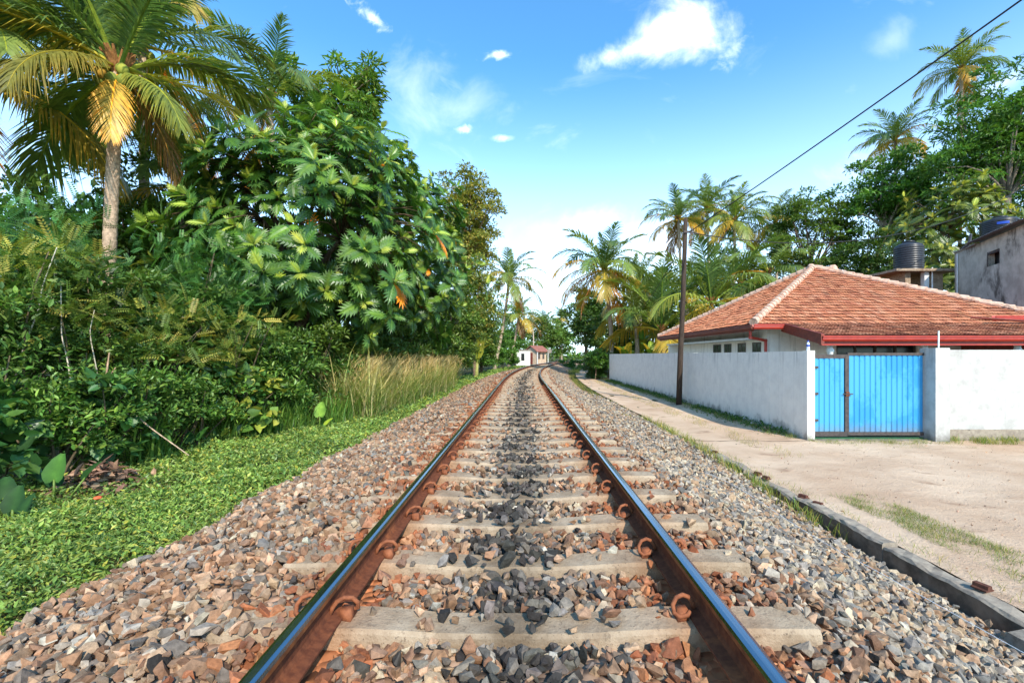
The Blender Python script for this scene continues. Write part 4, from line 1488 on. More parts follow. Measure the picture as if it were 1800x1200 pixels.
palm('highest palm standing out above the trees at the top right', (at(1680, 41), 41, -.4), (at(1690, 41), 41, at(0, 41, 122)[1]), 3.7, .15, seed=51, yellow=.15)
palm('palm with golden lower fronds above the umbrella tree', (at(1568, 47), 47, -.4), (at(1574, 47), 47, at(0, 47, 246)[1]), 4.2, .15, seed=52, yellow=.6)


# ---- breadfruit trees: rosettes of big lobed leaves
BG = [lin(70, 110, 50), lin(84, 124, 54), lin(60, 98, 48), lin(76, 114, 54)]
BN = [lin(150, 172, 84), lin(138, 164, 78), lin(120, 150, 68)]


def breadtree(label, base, center, radii, nros, leaf, n_parts, seed, pal=BG, palnew=BN, bottom=-.75, front=None, stem=True):
    t_ = thing('breadfruit_tree', label, 'tree', base, 'breadfruit trees')
    base = np.array(base, float); center = np.array(center, float); radii = np.array(radii, float)
    # rosette centres: an uneven shell
    C = []
    while len(C) < nros:
        d = nrm(rng.normal(size=3))
        if d[2] < bottom:
            continue
        lump = 1 + .16 * math.sin(d[0] * 6 + seed) * math.cos(d[2] * 5.3 + seed) + .12 * math.sin(d[1] * 9 + d[2] * 7 + d[0] * 4)
        C.append((center + d * radii * lump * rng.uniform(.42, 1.03) ** .6, d))
    tr = Acc()
    fork = np.array([center[0], center[1], center[2] - radii[2] * .75])
    bk = lin(98, 80, 64)
    if stem:
        tr.tube(bend(base - np.array([0, 0, .2]), fork, 7, .10), np.linspace(.17, .13, 7), 9, bk)
    hubs = [center + nrm(rng.normal(size=3)) * radii * .42 for _ in range(9)]
    for h_ in hubs:
        tr.tube(bend(fork, h_, 5, .12), np.linspace(.10, .05, 5), 7, bk)
    for c, d in C:
        h_ = min(hubs, key=lambda q: np.linalg.norm(q - c))
        tr.tube(bend(h_, c, 5, .16), np.linspace(.018, .008, 5), 4, bk)
    tr.build('trunk', M['bark'], t_, True)
    P, A_, N_, S_, K_ = [], [], [], [], []
    for c, d in C:
        d = nrm(d * np.array([1, 1, .6]) + np.array([0, 0, .55]) + rng.normal(0, .15, 3))
        ref = nrm(np.cross(d, rng.normal(size=3)))
        ref2 = np.cross(d, ref)
        nl = rng.integers(6, 10)
        for j in range(nl):
            ph = j * 2.4 + rng.uniform(-.25, .25)
            old = j / nl
            opn = math.radians(14 + 86 * old ** .8 + rng.uniform(-9, 9))
            ra = ref * math.cos(ph) + ref2 * math.sin(ph)
            ax = d * math.cos(opn) + ra * math.sin(opn)
            ax = nrm(ax + np.array([0, 0, -.26 * old]))
            no = nrm(d * math.sin(opn) - ra * math.cos(opn) + np.array([0, 0, .3]))
            P.append(c + d * (.03 - .10 * old)); A_.append(ax); N_.append(no)
            S_.append(leaf * (.45 + .65 * min(1, old * 1.7)) * rng.uniform(.7, 1.2))
            young = old < .30 and rng.random() < .8
            cc = vary(palnew if young else pal, 1, .2, .07)[0]
            if rng.random() < .003:
                cc = np.array(lin(224, 140, 24))
            K_.append(cc)
    P, A_, N_, S_, K_ = map(np.array, (P, A_, N_, S_, K_))
    out = nrm(P - center)
    toward = -np.einsum('ij,ij->i', out, nrm(P - np.array([0, 0, CZ])))
    keep = (toward > -.35) | (rng.random(len(P)) < .35)
    P, A_, N_, S_, K_, toward = P[keep], A_[keep], N_[keep], S_[keep], K_[keep], toward[keep]
    score = (toward + .55) * S_ / np.linalg.norm(P, axis=1)
    big = np.zeros(len(P), bool)
    big[np.argsort(-score)[:n_parts]] = True
    V_, Fs, tc_ = BREAD
    me = Acc().add(V_, Fs, tc_).mesh('leaf', M['glossy'], False)
    x = nrm(np.cross(A_, N_)); z = np.cross(x, A_)
    for i in np.nonzero(big)[0]:
        o = link('leaf', me, t_, tuple(P[i] - base), color=tuple(K_[i]))
        o.rotation_euler = Matrix((x[i], A_[i], z[i])).transposed().to_euler()
        o.scale = (S_[i],) * 3
    a = Acc()
    inst(a, BREAD, P[~big], A_[~big], N_[~big], S_[~big], K_[~big])
    a.build('leaves', M['glossy'], t_, kind='stuff')
    return t_


breadtree('large breadfruit tree with big glossy lobed leaves in the left middle', (at(505, 12.2), 12.6, -.3), (-5.95, 12.4, CZ + 3.45), (3.35, 2.9, 2.95), 560, .54, 300, 1, bottom=-.95)
breadtree('second breadfruit tree overlapping the large one on its right', (-5.4, 17.6, -.3), (-4.85, 17.8, CZ + 4.1), (2.8, 3.0, 3.6), 400, .56, 200, 2, bottom=-.95)
breadtree('breadfruit tree with pale young leaves beyond the house at the right', (25.6, 30.5, -.5), (28.6, 30.0, CZ + 6.9), (4.5, 3.0, 4.6), 300, .72, 200, 3,
          pal=[lin(84, 104, 44), lin(70, 92, 40), lin(96, 112, 50)], palnew=[lin(168, 172, 82), lin(150, 160, 74)])

# ---- other broad-leaved trees
DG = [lin(72, 102, 46), lin(86, 114, 52), lin(62, 92, 42)]
MG = [lin(88, 116, 50), lin(78, 108, 46), lin(100, 126, 54)]
YG = [lin(144, 144, 70), lin(122, 134, 64), lin(160, 152, 78), lin(104, 122, 58)]
LG = [lin(84, 126, 52), lin(98, 138, 58), lin(72, 114, 50)]

tree('tall tree with whorls of long leaves above the breadfruit', (at(585, 19), 19.5, -.3), (at(588, 19), 19.5, at(0, 19, 165)[1]), (3.0, 2.4, 1.9), 46, .46, 5200, LONG, .34, [lin(88, 128, 50), lin(104, 140, 58), lin(122, 150, 64)], trunk_r=.2, limbs=30, lo=.35, bottom=-1, flat=.8, droop=.35)
tree('light green leafy tree just under the long-leaved tree top', (at(540, 17), 17.5, -.3), (at(560, 17), 17.5, at(0, 17, 235)[1]), (2.4, 1.8, 1.3), 26, .5, 5200, LEAF4, .17, LG, trunk_r=.14, lo=.4)
tree('yellowish round tree leaning out beyond the second breadfruit', (at(800, 34), 34, -.3), (at(815, 34), 34.5, at(0, 34, 400)[1]), (3.3, 3.0, 5.2), 170, .80, 22000, LEAF2, .25, YG, trunk_r=.22, lo=.3, limbs=24, bottom=-1)
tree('dense dark tree in the shade right of the breadfruit trunk', (at(705, 21), 21, -.3), (at(705, 21), 21, 2.9), (2.3, 2.0, 3.1), 60, .62, 9000, LEAF2, .24, DG, trunk_r=.16)
tree('round leafy tree beyond the plume grass', (at(785, 25), 25, -.3), (at(782, 25), 25, 3.4), (2.3, 2.4, 3.6), 70, .62, 9500, LEAF4, .21, MG, trunk_r=.16)
tree('leafy yellow green tree below the round yellowish tree', (at(835, 30), 30, -.3), (at(835, 30), 30.5, 5.0), (1.9, 1.8, 3.6), 70, .65, 9000, LEAF2, .22, YG + MG, trunk_r=.15)
tree('bushy tree left of the track before the slender palm', (at(846, 37), 37, -.3), (at(842, 37), 37, 3.4), (2.2, 2.6, 3.5), 70, .65, 11000, LEAF2, .22, MG, trunk_r=.15)
tree('low dark tree behind the tall grass', (at(690, 17), 17, -.3), (at(690, 17), 17, 1.2), (1.5, 1.5, 1.6), 34, .5, 5200, LEAF4, .16, DG, trunk_r=.1)
tree('dark broad tree far back behind the palm trunk at the left', (-13, 15, -.3), (-13, 15, 3.8), (4.0, 2.5, 4.0), 60, .9, 8000, LEAF2, .30, DG, trunk_r=.2)
tree('leafy green tree behind the near palm trunk', (-10.4, 12.4, -.3), (-10.6, 12.6, 3.8), (3.0, 1.6, 3.0), 90, .6, 11000, LEAF2, .21, MG, trunk_r=.14)
tree('leafy green tree at the far left edge', (-10.6, 8.9, -.3), (-10.6, 9.0, 2.9), (1.7, 1.3, 2.2), 50, .55, 7000, LEAF4, .16, DG, trunk_r=.12)
tree('dark tree behind the breadfruit trunk on the left', (-9.6, 17, -.3), (-9.6, 17.2, 3.0), (3.2, 2.2, 3.4), 60, .8, 7500, LEAF2, .28, DG, trunk_r=.2)
tree('dark tree deep behind the second breadfruit', (-8.2, 23, -.3), (-8.2, 23.4, 4.2), (3.6, 2.5, 4.4), 60, .9, 8000, LEAF2, .30, DG, trunk_r=.2)
tree('tree far behind the yellowish tree on the left', (-8.5, 44, -.3), (-8.0, 44, 5.0), (4.5, 4.0, 5.0), 60, 1.1, 8000, LEAF2, .36, MG, trunk_r=.25)
tree('light green bush tree beside the white hut', (at(870, 56), 56, -.3), (at(868, 56), 56, 2.2), (3.2, 3.0, 2.6), 50, .7, 7000, LEAF2, .26, LG, trunk_r=.12)
tree('green tree right behind the white hut', (at(905, 80), 80, -.3), (at(900, 80), 80, 5.0), (4.6, 3.5, 5.4), 70, 1.1, 7500, LEAF2, .42, LG, trunk_r=.2)
tree('pale green round tree at the bend of the track', (at(985, 100), 100, -.3), (at(983, 100), 100, 4.6), (4.0, 3.5, 4.8), 50, 1.2, 5000, LEAF2, .5, [lin(104, 140, 66), lin(90, 126, 58)], trunk_r=.2)
tree('dull green tree left of the bend behind the tiled hut', (at(945, 98), 98, -.3), (at(948, 98), 98, 5.2), (5.4, 3.5, 5.8), 70, 1.3, 7000, LEAF2, .5, MG, trunk_r=.2)
tree('dark tree over the bend beyond the hedge', (at(1030, 56), 57, -.4), (at(1034, 56), 57, at(0, 56, 560)[1]), (3.2, 3.5, 4.4), 90, 1.0, 11000, LEAF2, .40, DG, trunk_r=.25, lo=.3, bottom=-.9)
tree('dark tree behind the leaning palm trunk', (at(1090, 50), 50, -.4), (at(1100, 50), 50, 4.0), (4.0, 3.0, 4.4), 90, 1.0, 11000, LEAF2, .40, DG, trunk_r=.25, lo=.3)
tree('mid green tree behind the young palms', (at(1180, 60), 62, -.4), (at(1180, 60), 62, 7.5), (7.0, 3.0, 7.5), 110, 1.3, 12000, LEAF2, .50, MG, trunk_r=.25, lo=.3)
tree('dark tree behind the palms over the roof edge', (at(1310, 60), 60, -.4), (at(1310, 60), 60, 9.5), (7.0, 3.5, 9.0), 110, 1.4, 12000, LEAF2, .52, DG, trunk_r=.3, lo=.3)
tree('rounded tree standing behind the roof peak', (at(1425, 44), 44, -.4), (at(1425, 44), 44, at(0, 44, 425)[1]), (4.8, 3.5, 5.6), 150, .9, 16000, LEAF2, .33, MG, trunk_r=.3, lo=.5, limbs=24)
tree('spreading tree with pale limbs under the golden palm', (at(1560, 40), 42, -.4), (at(1580, 42), 42, at(0, 42, 350)[1]), (7.4, 3.5, 5.0), 150, .95, 19000, LEAF2, .37, LG, trunk_r=.35, limbs=40, bark=lin(176, 160, 142), lo=.3)
tree('tall dense tree filling the upper right edge', (at(1760, 33), 33, -.4), (at(1780, 35), 35, at(0, 35, 265)[1]), (7.4, 3.5, 7.0), 260, .95, 25000, LONG, .44, [lin(84, 126, 54), lin(98, 138, 58), lin(72, 112, 50)], trunk_r=.3, limbs=40, bark=lin(120, 108, 96), lo=.15, bottom=-1)
tree('dark tree filling the gap left of the ribbed tank', (at(1540, 38), 39, -.4), (at(1545, 38), 39, at(0, 38, 475)[1]), (3.8, 2.6, 4.2), 90, .85, 10000, LEAF2, .31, DG, trunk_r=.25)
tree('dark lower tree behind the tank stand', (at(1660, 34), 35, -.4), (at(1665, 34), 35, 6.0), (5.2, 2.6, 4.6), 70, .95, 9000, LEAF4, .30, DG, trunk_r=.25)
tree('leafless pale branching tree above the hut roof', (at(936, 88), 88, -.3), (at(936, 88), 88, 8.2), (2.0, 1.5, 2.4), 16, .3, 300, LEAF2, .2, YG, trunk_r=.13, limbs=16, bark=lin(190, 172, 150))

tree('dense dark green hedge bush at the far end of the wall', (at(1054, 37), 37.6, -.5), (at(1054, 37), 37.6, .60), (1.35, 2.3, 1.35), 160, .42, 11000, LEAF4, .18, [lin(52, 88, 38), lin(64, 102, 42)], trunk_r=.08, name='hedge_bush', cat='bush', part='foliage', limbs=6, lo=.2, bottom=-1)
tree('leafy climber heap on top of the hedge bush', (at(1050, 35), 36.0, -.5), (at(1052, 35), 36.0, 1.0), (.9, .9, .9), 30, .3, 3000, LEAF4, .16, LG, trunk_r=.05, name='hedge_bush', cat='bush', part='foliage', limbs=5)

# ---- banana plants behind the wall
BL = []
for j, dr in enumerate((40, 75)):
    a = Acc()
    m = 12
    t_ = np.linspace(0, 1, m)
    el = np.radians(78 - dr * t_ ** 1.4)
    Yb = np.concatenate([[0], np.cumsum(np.cos(el)[:-1] / (m - 1))]); Zb = np.concatenate([[0], np.cumsum(np.sin(el)[:-1] / (m - 1))])
    wd = .17 * np.clip((t_ - .12) / .15, 0, 1) ** .6 * np.clip((1.02 - t_) / .3, 0, 1) ** .5
    V, tc = [], []
    for i in range(m):
        jag = 1 - .12 * (i % 2)
        V += [(-wd[i] * jag, Yb[i], Zb[i] + wd[i] * .2), (-wd[i] * .5, Yb[i], Zb[i] + wd[i] * .22), (0, Yb[i], Zb[i]), (wd[i] * .5, Yb[i], Zb[i] + wd[i] * .22), (wd[i] * jag, Yb[i], Zb[i] + wd[i] * .2)]
        tc += [(1, 1, 1), (.95, .95, .95), (1.7, 1.6, 1.1), (.95, .95, .95), (1, 1, 1)]
    a.add(V, [[(i * 5 + j_, i * 5 + j_ + 1, (i + 1) * 5 + j_ + 1, (i + 1) * 5 + j_) for i in range(m - 1) for j_ in range(4)]], tc)
    a.tube(np.stack([np.zeros(m), Yb, Zb - .012], 1), np.linspace(.014, .003, m), 5, (1.6, 1.5, .9))
    BL.append(a.mesh('leaf', M['glossy'], True))


def banana(label, base, h, n, L, seed):
    r = random.Random(seed)
    t_ = thing('banana_plant', label, 'banana plant', base, 'banana plants')
    Acc().tube([base, (base[0], base[1], base[2] + h * .5), (base[0] + .05, base[1], base[2] + h)], [.13, .11, .07], 9, lin(150, 148, 84)).build('stem', M['bark'], t_, True)
    for i in range(n):
        o = link('leaf', r.choice(BL), t_, (.05, 0, h - .1), color=r.choice([lin(96, 136, 56), lin(120, 150, 60), lin(150, 160, 70)]) if r.random() < .9 else lin(190, 170, 70))
        o.rotation_euler = (r.uniform(-.1, .25), 0, i * 2.4 + r.uniform(-.3, .3))
        s_ = L * r.uniform(.8, 1.1)
        o.scale = (s_,) * 3


banana('banana plant just behind the far end of the wall', (at(1100, 35.6), 35.6, -.4), .95, 8, 2.0, 1)
banana('banana plant nearer the young palm behind the wall', (at(1150, 33), 33.4, -.4), .95, 8, 2.1, 2)
banana('broad leaved banana plant between the tall grass and the far hut', (at(838, 30), 30, -.25), 1.2, 7, 2.0, 3)
banana('banana plant in the dark gap beside the leaning palm', (at(1128, 38), 38.5, -.4), 1.8, 8, 2.2, 4)

# ------------------------------------------------------------------ shrubs along the left
PN = [lin(78, 126, 70), lin(66, 112, 62), lin(94, 138, 74), lin(56, 98, 56)]
PNY = [lin(160, 158, 80), lin(128, 142, 66), lin(104, 126, 58), lin(90, 118, 54)]
SH = [lin(82, 122, 56), lin(98, 136, 62), lin(70, 106, 50), lin(114, 146, 68)]
HV = [lin(64, 108, 62), lin(52, 92, 52), lin(84, 122, 60)]


def shrub(label, x, y, h, r, n, tmpl, size, pal, stems=7, cr=.35, k=26, zmin=.25, name='shrub', mat='leaf', cat='shrub', droop=.25, flat=.8, upn=.8, stemcol=lin(96, 84, 64), group=None):
    z0 = gzx(x, y)
    t_ = thing(name, label, cat, (x, y, z0), group)
    C = np.stack([x + rng.uniform(-r, r, k), y + rng.uniform(-r, r, k) * .9, z0 + h * rng.uniform(zmin, 1, k) ** .8], 1)
    s_ = Acc()
    for i in range(stems):
        c = C[rng.integers(0, k)]
        s_.tube(bend((x + rng.uniform(-.3, .3) * r, y + rng.uniform(-.3, .3) * r, z0 - .1), c, 6, .12), np.linspace(.022, .006, 6), 5, stemcol)
    s_.build('stems', M['bark'], t_, True)
    a = Acc()
    foliage(a, C, cr, n, tmpl, size, pal, (x, y, z0 + h * .3), flat, droop, upn)
    a.build('foliage', M[mat], t_)
    return t_


# tall feathery-leaved shrubs (rear rows first)
shrub('tall feathery shrub at the left edge below the palm fronds', -7.9, 6.6, 4.0, 1.1, 1150, PINN, .29, PN, 8, .55, 30, .35)
shrub('tall feathery shrub left of the palm trunk', -8.2, 7.4, 3.9, 1.0, 1150, PINN, .29, PN, 8, .55, 30, .35)
shrub('tall feathery shrub right of the palm trunk', -6.85, 9.3, 4.0, 1.0, 1150, PINN, .29, PN, 8, .55, 30, .35)
shrub('feathery shrub against the left side of the breadfruit', -6.6, 9.6, 3.2, .8, 900, PINN, .29, PN, 8, .5, 26, .35)
shrub('yellowing feathery shrub with pale bent stems at the left', -6.35, 6.1, 3.0, .55, 330, PINN, .29, PNY, 3, .42, 16, .55)
shrub('yellowing feathery shrub in front of the palm trunk', -6.0, 7.4, 2.3, .75, 360, PINN, .29, PNY, 7, .4, 18, .5)
shrub('yellowing feathery sapling under the breadfruit', -5.7, 8.8, 2.3, .7, 280, PINN, .28, PNY, 6, .36, 14, .55)
# middle layer
shrub('dark leafy thicket at the left edge', -7.2, 5.9, 2.9, .9, 3600, LEAF4, .14, DG, 9, .4, 30, .15)
shrub('dark leafy thicket behind the pale bent stems', -6.9, 7.0, 2.9, .9, 3600, LEAF4, .14, DG, 9, .4, 30, .15)
shrub('dark leafy thicket left under the breadfruit', -6.7, 8.6, 2.8, .9, 3600, LEAF4, .14, DG, 9, .4, 30, .15)
shrub('thicket in the shade below the breadfruit trunk', -6.6, 10.6, 1.9, 1.0, 3600, LEAF4, .14, DG, 9, .4, 30, .15)
shrub('shaded thicket right of the breadfruit trunk', -6.0, 12.8, 1.9, 1.0, 3600, LEAF4, .15, DG, 9, .4, 30, .15)
# front layer
shrub('heart leaved creeper mound at the left edge', -5.95, 5.0, 1.15, .55, 420, HEART, .17, HV, 5, .34, 16, .15, cat='creeper', name='creeper', mat='glossy')
shrub('bright small leaved bush at the left front', -5.75, 5.65, 1.25, .55, 2600, LEAF4, .09, SH, 8, .3, 22, .2)
shrub('heart leaved creeper below the bent stems', -5.9, 6.25, 1.2, .5, 420, HEART, .15, HV, 5, .32, 16, .15, cat='creeper', name='creeper', mat='glossy')
shrub('bright small leaved bush beside the fallen stick', -5.7, 6.8, 1.25, .55, 2600, LEAF4, .09, SH, 8, .3, 22, .2)
shrub('light green bush in the left middle ground', -5.7, 7.7, 1.2, .55, 2600, LEAF4, .09, SH, 8, .3, 22, .2)
shrub('variegated creeper with yellow green leaves under the breadfruit', -5.5, 8.7, 1.15, .6, 520, HEART, .17, [lin(96, 128, 60), lin(150, 160, 70), lin(76, 112, 56)], 5, .34, 18, .15, cat='creeper', name='creeper', mat='glossy')
shrub('light green bush right below the breadfruit crown', -5.35, 9.8, 1.45, .7, 3400, LEAF4, .11, SH, 8, .34, 24, .2)
shrub('rounded green bush left of the plume grass', -5.2, 11.3, 1.6, .85, 3800, LEAF4, .12, [lin(62, 98, 44), lin(76, 112, 46)], 8, .38, 28, .2)
shrub('dark bush behind the plume grass', -5.4, 14.5, 2.0, 1.2, 4200, LEAF4, .15, DG, 8, .45, 30, .2)
shrub('green bush at the far end of the plume grass', -4.5, 21.5, 2.0, 1.1, 4000, LEAF4, .16, MG, 8, .45, 30, .2)
shrub('bush on the left verge before the banana plant', -4.3, 27, 2.1, 1.3, 4200, LEAF2, .19, MG, 8, .5, 30, .2)
shrub('bush on the left verge beneath the slender palm', -3.9, 36, 2.2, 1.4, 4000, LEAF2, .22, LG, 8, .5, 30, .2)
shrub('bush on the left verge shortly before the hut', -2.6, 47, 2.0, 1.5, 3600, LEAF2, .25, LG, 8, .5, 30, .2)
shrub('small shrub on the verge right of the bend', at(1005, 62), 62, 1.0, 1.6, 2600, LEAF2, .25, LG, 6, .5, 20, .1)

LV = [lin(90, 126, 58), lin(78, 114, 54), lin(108, 138, 64), lin(66, 100, 48)]
shrub('leafy green bush filling the left edge at eye height', -6.5, 5.3, 2.3, .6, 2400, LEAF4, .10, LV, 8, .34, 26, .3)
shrub('leafy bush behind the fallen stick', -6.3, 6.4, 1.9, .6, 2400, LEAF4, .10, LV, 8, .34, 26, .3)
shrub('leafy bush below the yellowing feathery shrub', -6.15, 7.5, 1.7, .6, 2400, LEAF4, .10, LV, 8, .34, 26, .3)
shrub('vine covered bush under the left side of the breadfruit', -6.0, 8.6, 1.9, .65, 700, HEART, .13, HV + LV, 8, .36, 26, .3, mat='glossy')
shrub('vine covered bush under the breadfruit crown', -5.9, 10.0, 2.1, .8, 2600, LEAF4, .12, LV, 8, .4, 28, .3)
shrub('vine covered mound hiding the breadfruit trunk', -5.5, 11.6, 2.2, .8, 2800, LEAF4, .13, MG, 8, .4, 28, .3)
shrub('green mound between the breadfruit trees and plume grass', -5.3, 13.2, 2.3, .9, 2800, LEAF4, .14, MG, 8, .42, 28, .25)
shrub('tall vine draped bush under the second breadfruit', -5.3, 16.3, 2.9, 1.1, 4200, LEAF4, .15, DG, 8, .5, 34, .2)

# bare pale stems, sticks
a = Acc()


def stems_thing(name, label, paths, radii, col, cat, base):
    t_ = Acc()
    for P, r_ in zip(paths, radii):
        P = np.array(P, float)
        q = np.linspace(0, len(P) - 1, len(P) * 4)
        PP = np.stack([np.interp(q, np.arange(len(P)), P[:, i]) for i in range(3)], 1)
        PP[1:-1] = (PP[:-2] + PP[1:-1] * 2 + PP[2:]) / 4
        t_.tube(PP, np.linspace(r_, r_ * .5, len(PP)), 6, col)
    return t_.build(name, M['bark'], None, True, label=label, category=cat)


def pp(L_, Y):
    return [(at(px, Y + dy), Y + dy, at(0, Y + dy, py)[1]) for px, py, dy in L_]


stems_thing('bare_stem', 'tall pale bent sapling stem at the far left', [pp([(28, 660, 0), (45, 600, 0), (68, 545, .05), (75, 500, .1), (100, 435, .1)], 5.7)], [.011], lin(196, 186, 168), 'stem', None)
stems_thing('bare_stem', 'pale curved sapling stem right of the first one', [pp([(128, 690, 0), (118, 630, 0), (108, 590, .0), (107, 500, .1)], 5.9)], [.010], lin(184, 172, 152), 'stem', None)
stems_thing('bare_stem', 'thin pale stem looping beside the fallen stick', [pp([(172, 660, 0), (160, 600, 0), (158, 580, .0), (166, 545, .1)], 6.1)], [.008], lin(176, 164, 144), 'stem', None)
stems_thing('fallen_stick', 'long pale stick leaning out of the shrubs onto the grass', [pp([(165, 662, .7), (205, 700, .4), (262, 750, .1), (332, 800, -.2)], 6.1)], [.014], lin(176, 150, 124), 'stick', None)
stems_thing('bare_stem', 'broken upright pale stump among the left bushes', [pp([(186, 668, 0), (192, 620, 0)], 5.9), pp([(188, 668, 0), (203, 646, 0)], 5.9)], [.014, .010], lin(176, 142, 114), 'stem', None)

# elephant-ear plants
tm = Acc().add(TARO[0], TARO[1], TARO[2]).mesh('leaf', M['matte'], True)


def earplant(label, x, y, leaves, seed):
    z0 = gzx(x, y)
    t_ = thing('elephant_ear', label, 'plant', (x, y, z0), 'elephant ear plants')
    r = random.Random(seed)
    for (dx, dy, h, s_, rz, tilt, c) in leaves:
        s_ *= .7
        st_ = Acc().tube([(x + dx * .2, y + dy * .2, z0 - .03), (x + dx * .7, y + dy * .7, z0 + h * .6), (x + dx, y + dy, z0 + h)], [.016, .012, .009], 6, lin(110, 140, 64))
        st_.build('stalk', M['leaf'], t_, True)
        o = link('leaf', tm, t_, (dx, dy, h), color=c)
        o.rotation_euler = (tilt, 0, rz)
        o.scale = (s_,) * 3


LF = lin(46, 86, 44); LF2 = lin(34, 66, 36)
earplant('upright bright elephant ear leaf on the left grass', at(95, 4.75), 4.75, [(0, 0, .30, .40, .15, 1.35, lin(58, 98, 46)), (.18, .15, .28, .3, -.5, 1.0, LF2), (-.1, .1, .22, .3, .9, .9, LF2)], 1)
earplant('dark elephant ear plant at the left edge', at(22, 4.35), 4.35, [(0, 0, .12, .34, .3, 1.3, LF2), (.16, -.05, .1, .28, -.25, 1.3, LF2), (-.2, .1, .2, .34, .7, 1.1, LF2)], 2)
earplant('small elephant ear plant beside the fallen stick', at(350, 7.3), 7.3, [(0, 0, .26, .34, -.5, 1.1, LF), (-.2, .05, .2, .3, .6, 1.0, LF2)], 3)
earplant('broad elephant ear leaf in front of the plume grass', at(562, 9.6), 9.6, [(0, 0, .30, .46, .1, 1.3, lin(104, 142, 66)), (.15, -.05, .12, .3, -.6, .8, lin(130, 156, 60))], 4)

# heap of dead leaves
a = Acc()
n = 420
c0 = np.array([at(178, 5.3), 5.3, -.2])
P = c0 + rng.normal(0, 1, (n, 3)) * np.array([.30, .22, .02])
P[:, 2] = c0[2] + .03 + .32 * np.exp(-((P[:, 0] - c0[0]) ** 2 + (P[:, 1] - c0[1]) ** 2) / .12) * rng.uniform(.3, 1, n)
inst(a, LEAF4, P, rng.normal(size=(n, 3)) * np.array([1, 1, .5]), np.array([0, 0, 1.0]) + rng.normal(0, .5, (n, 3)), rng.uniform(.08, .2, n), vary([lin(130, 100, 82), lin(104, 78, 64), lin(150, 118, 96)], n, .25, .06))
a.build('leaf_litter', M['dead'], None, kind='stuff', label='heap of dry brown leaves at the foot of the left bushes', category='leaf heap')

# ------------------------------------------------------------------ ground cover and grass (nobody could count it)
GCOL = [lin(126, 158, 82), lin(140, 168, 88), lin(112, 146, 76), lin(158, 176, 98), lin(100, 134, 70), lin(82, 114, 60)]
a = Acc()


def cover(y0, y1, dens, size, s0=-6.3, s1=-2.62, tm_=LEAF4):
    n = int((y1 - y0) * (s1 - s0) * dens)
    y = rng.uniform(y0, y1, n); s = rng.uniform(s0, s1, n)
    edge = -2.66 + .16 * wob(y * 1.5, y * .7, 1.0) + .10 * rng.normal(size=n)
    k = s < edge
    y, s = y[k], s[k]; n = len(y)
    hmp = .08 + .08 * wob(s * 1.3, y * 1.3, 1.6, 2) + .06 * wob(s * 4, y * 4, 1, 5)
    hmp *= np.clip((edge[k] - s) / .35, .15, 1)
    hmp = np.clip(hmp, .01, .3) * (1 + .6 * np.clip((-s - 4.6), 0, 1))
    z = gz(s) + hmp * rng.uniform(.25, 1.1, n)
    P = np.stack([xc(y) + s, y, z], 1)
    az = rng.uniform(0, 6.28, n)
    ax = np.stack([np.cos(az), np.sin(az), rng.uniform(-.2, 1.3, n)], 1)
    tone = 1 + .22 * wob(s * .9, y * .9, 1.3, 7) + .12 * wob(s * 3, y * 3, 1.3, 4)
    col = vary(GCOL, n, .25, .08) * tone[:, None]
    yl = rng.random(n) < .06
    col[yl] = vary([lin(168, 172, 78)], n, .1, .05)[yl]
    inst(a, tm_, P, ax, np.array([0, 0, 1.0]) + rng.normal(0, .65, (n, 3)), size * rng.uniform(.55, 1.3, n), col)


cover(1.2, 5, 3300, .045)
cover(5, 12, 2000, .058, tm_=LEAF2)
cover(12, 24, 600, .10, -5.0, tm_=LEAF2)
cover(24, 60, 220, .17, -4.5, tm_=LEAF2)
a.build('ground_cover', M['leaf'], None, kind='stuff', label='low creeping green weeds covering the left verge', category='ground cover')

a = Acc()


def blades(x0, x1, y0, y1, n, h, pal, lean=.35, curve_s=True, patch=None):
    y = rng.uniform(y0, y1, n); x = rng.uniform(x0, x1, n)
    if patch is not None:
        k = wob(x * 2.1, y * 1.7, 1.2, patch) + rng.normal(0, .25, n) > -.05
        x, y = x[k], y[k]; n = len(x)
    X = xc(y) + x if curve_s else x
    sx = X - xc(y)
    z = np.where(sx > 3.7, -.53, np.where((sx > 2) & (y < 14), np.maximum(bz(sx, y) - .02, gz(sx, y)), gz(sx, y)))
    az = rng.uniform(0, 6.28, n)
    ax = np.stack([np.cos(az) * lean, np.sin(az) * lean, np.ones(n)], 1) + rng.normal(0, .15, (n, 3))
    nn_ = np.stack([-np.cos(az), -np.sin(az), np.full(n, .3)], 1)
    inst(a, BLADE, np.stack([X, y, z], 1), ax, nn_, h * rng.uniform(.5, 1.3, n), vary(pal, n, .25, .08))


LAWN = [lin(96, 126, 52), lin(84, 112, 48), lin(120, 138, 64), lin(150, 146, 82)]
DRYG = [lin(150, 146, 80), lin(120, 132, 64), lin(170, 158, 98)]
blades(5.86, 6.34, 10.5, 36, 6000, .14, LAWN, .6, False, 1)
blades(6.06, 6.35, 10.5, 36, 5000, .12, LAWN, .6, False)
blades(4.75, 5.35, 8.5, 34, 6000, .11, DRYG, .6, True, 2)
blades(4.15, 4.75, 3.2, 6.3, 12000, .075, LAWN, .8, False, 3)
blades(6.9, 9.3, 9.3, 10.2, 2600, .06, LAWN + DRYG, .8, False, 13)
blades(10, 18, 8.9, 10.2, 3500, .08, LAWN + DRYG, .8, False, 14)
blades(9.3, 17, 9.75, 10.28, 6500, .16, LAWN, .6, False, 4)
blades(12, 20, 8.6, 10.2, 5000, .09, DRYG, .7, False, 6)
blades(6.3, 9.2, 9.8, 10.25, 2600, .09, LAWN, .7, False, 5)
blades(2.55, 3.7, 15, 46, 7000, .20, LAWN + DRYG, .5, True, 8)
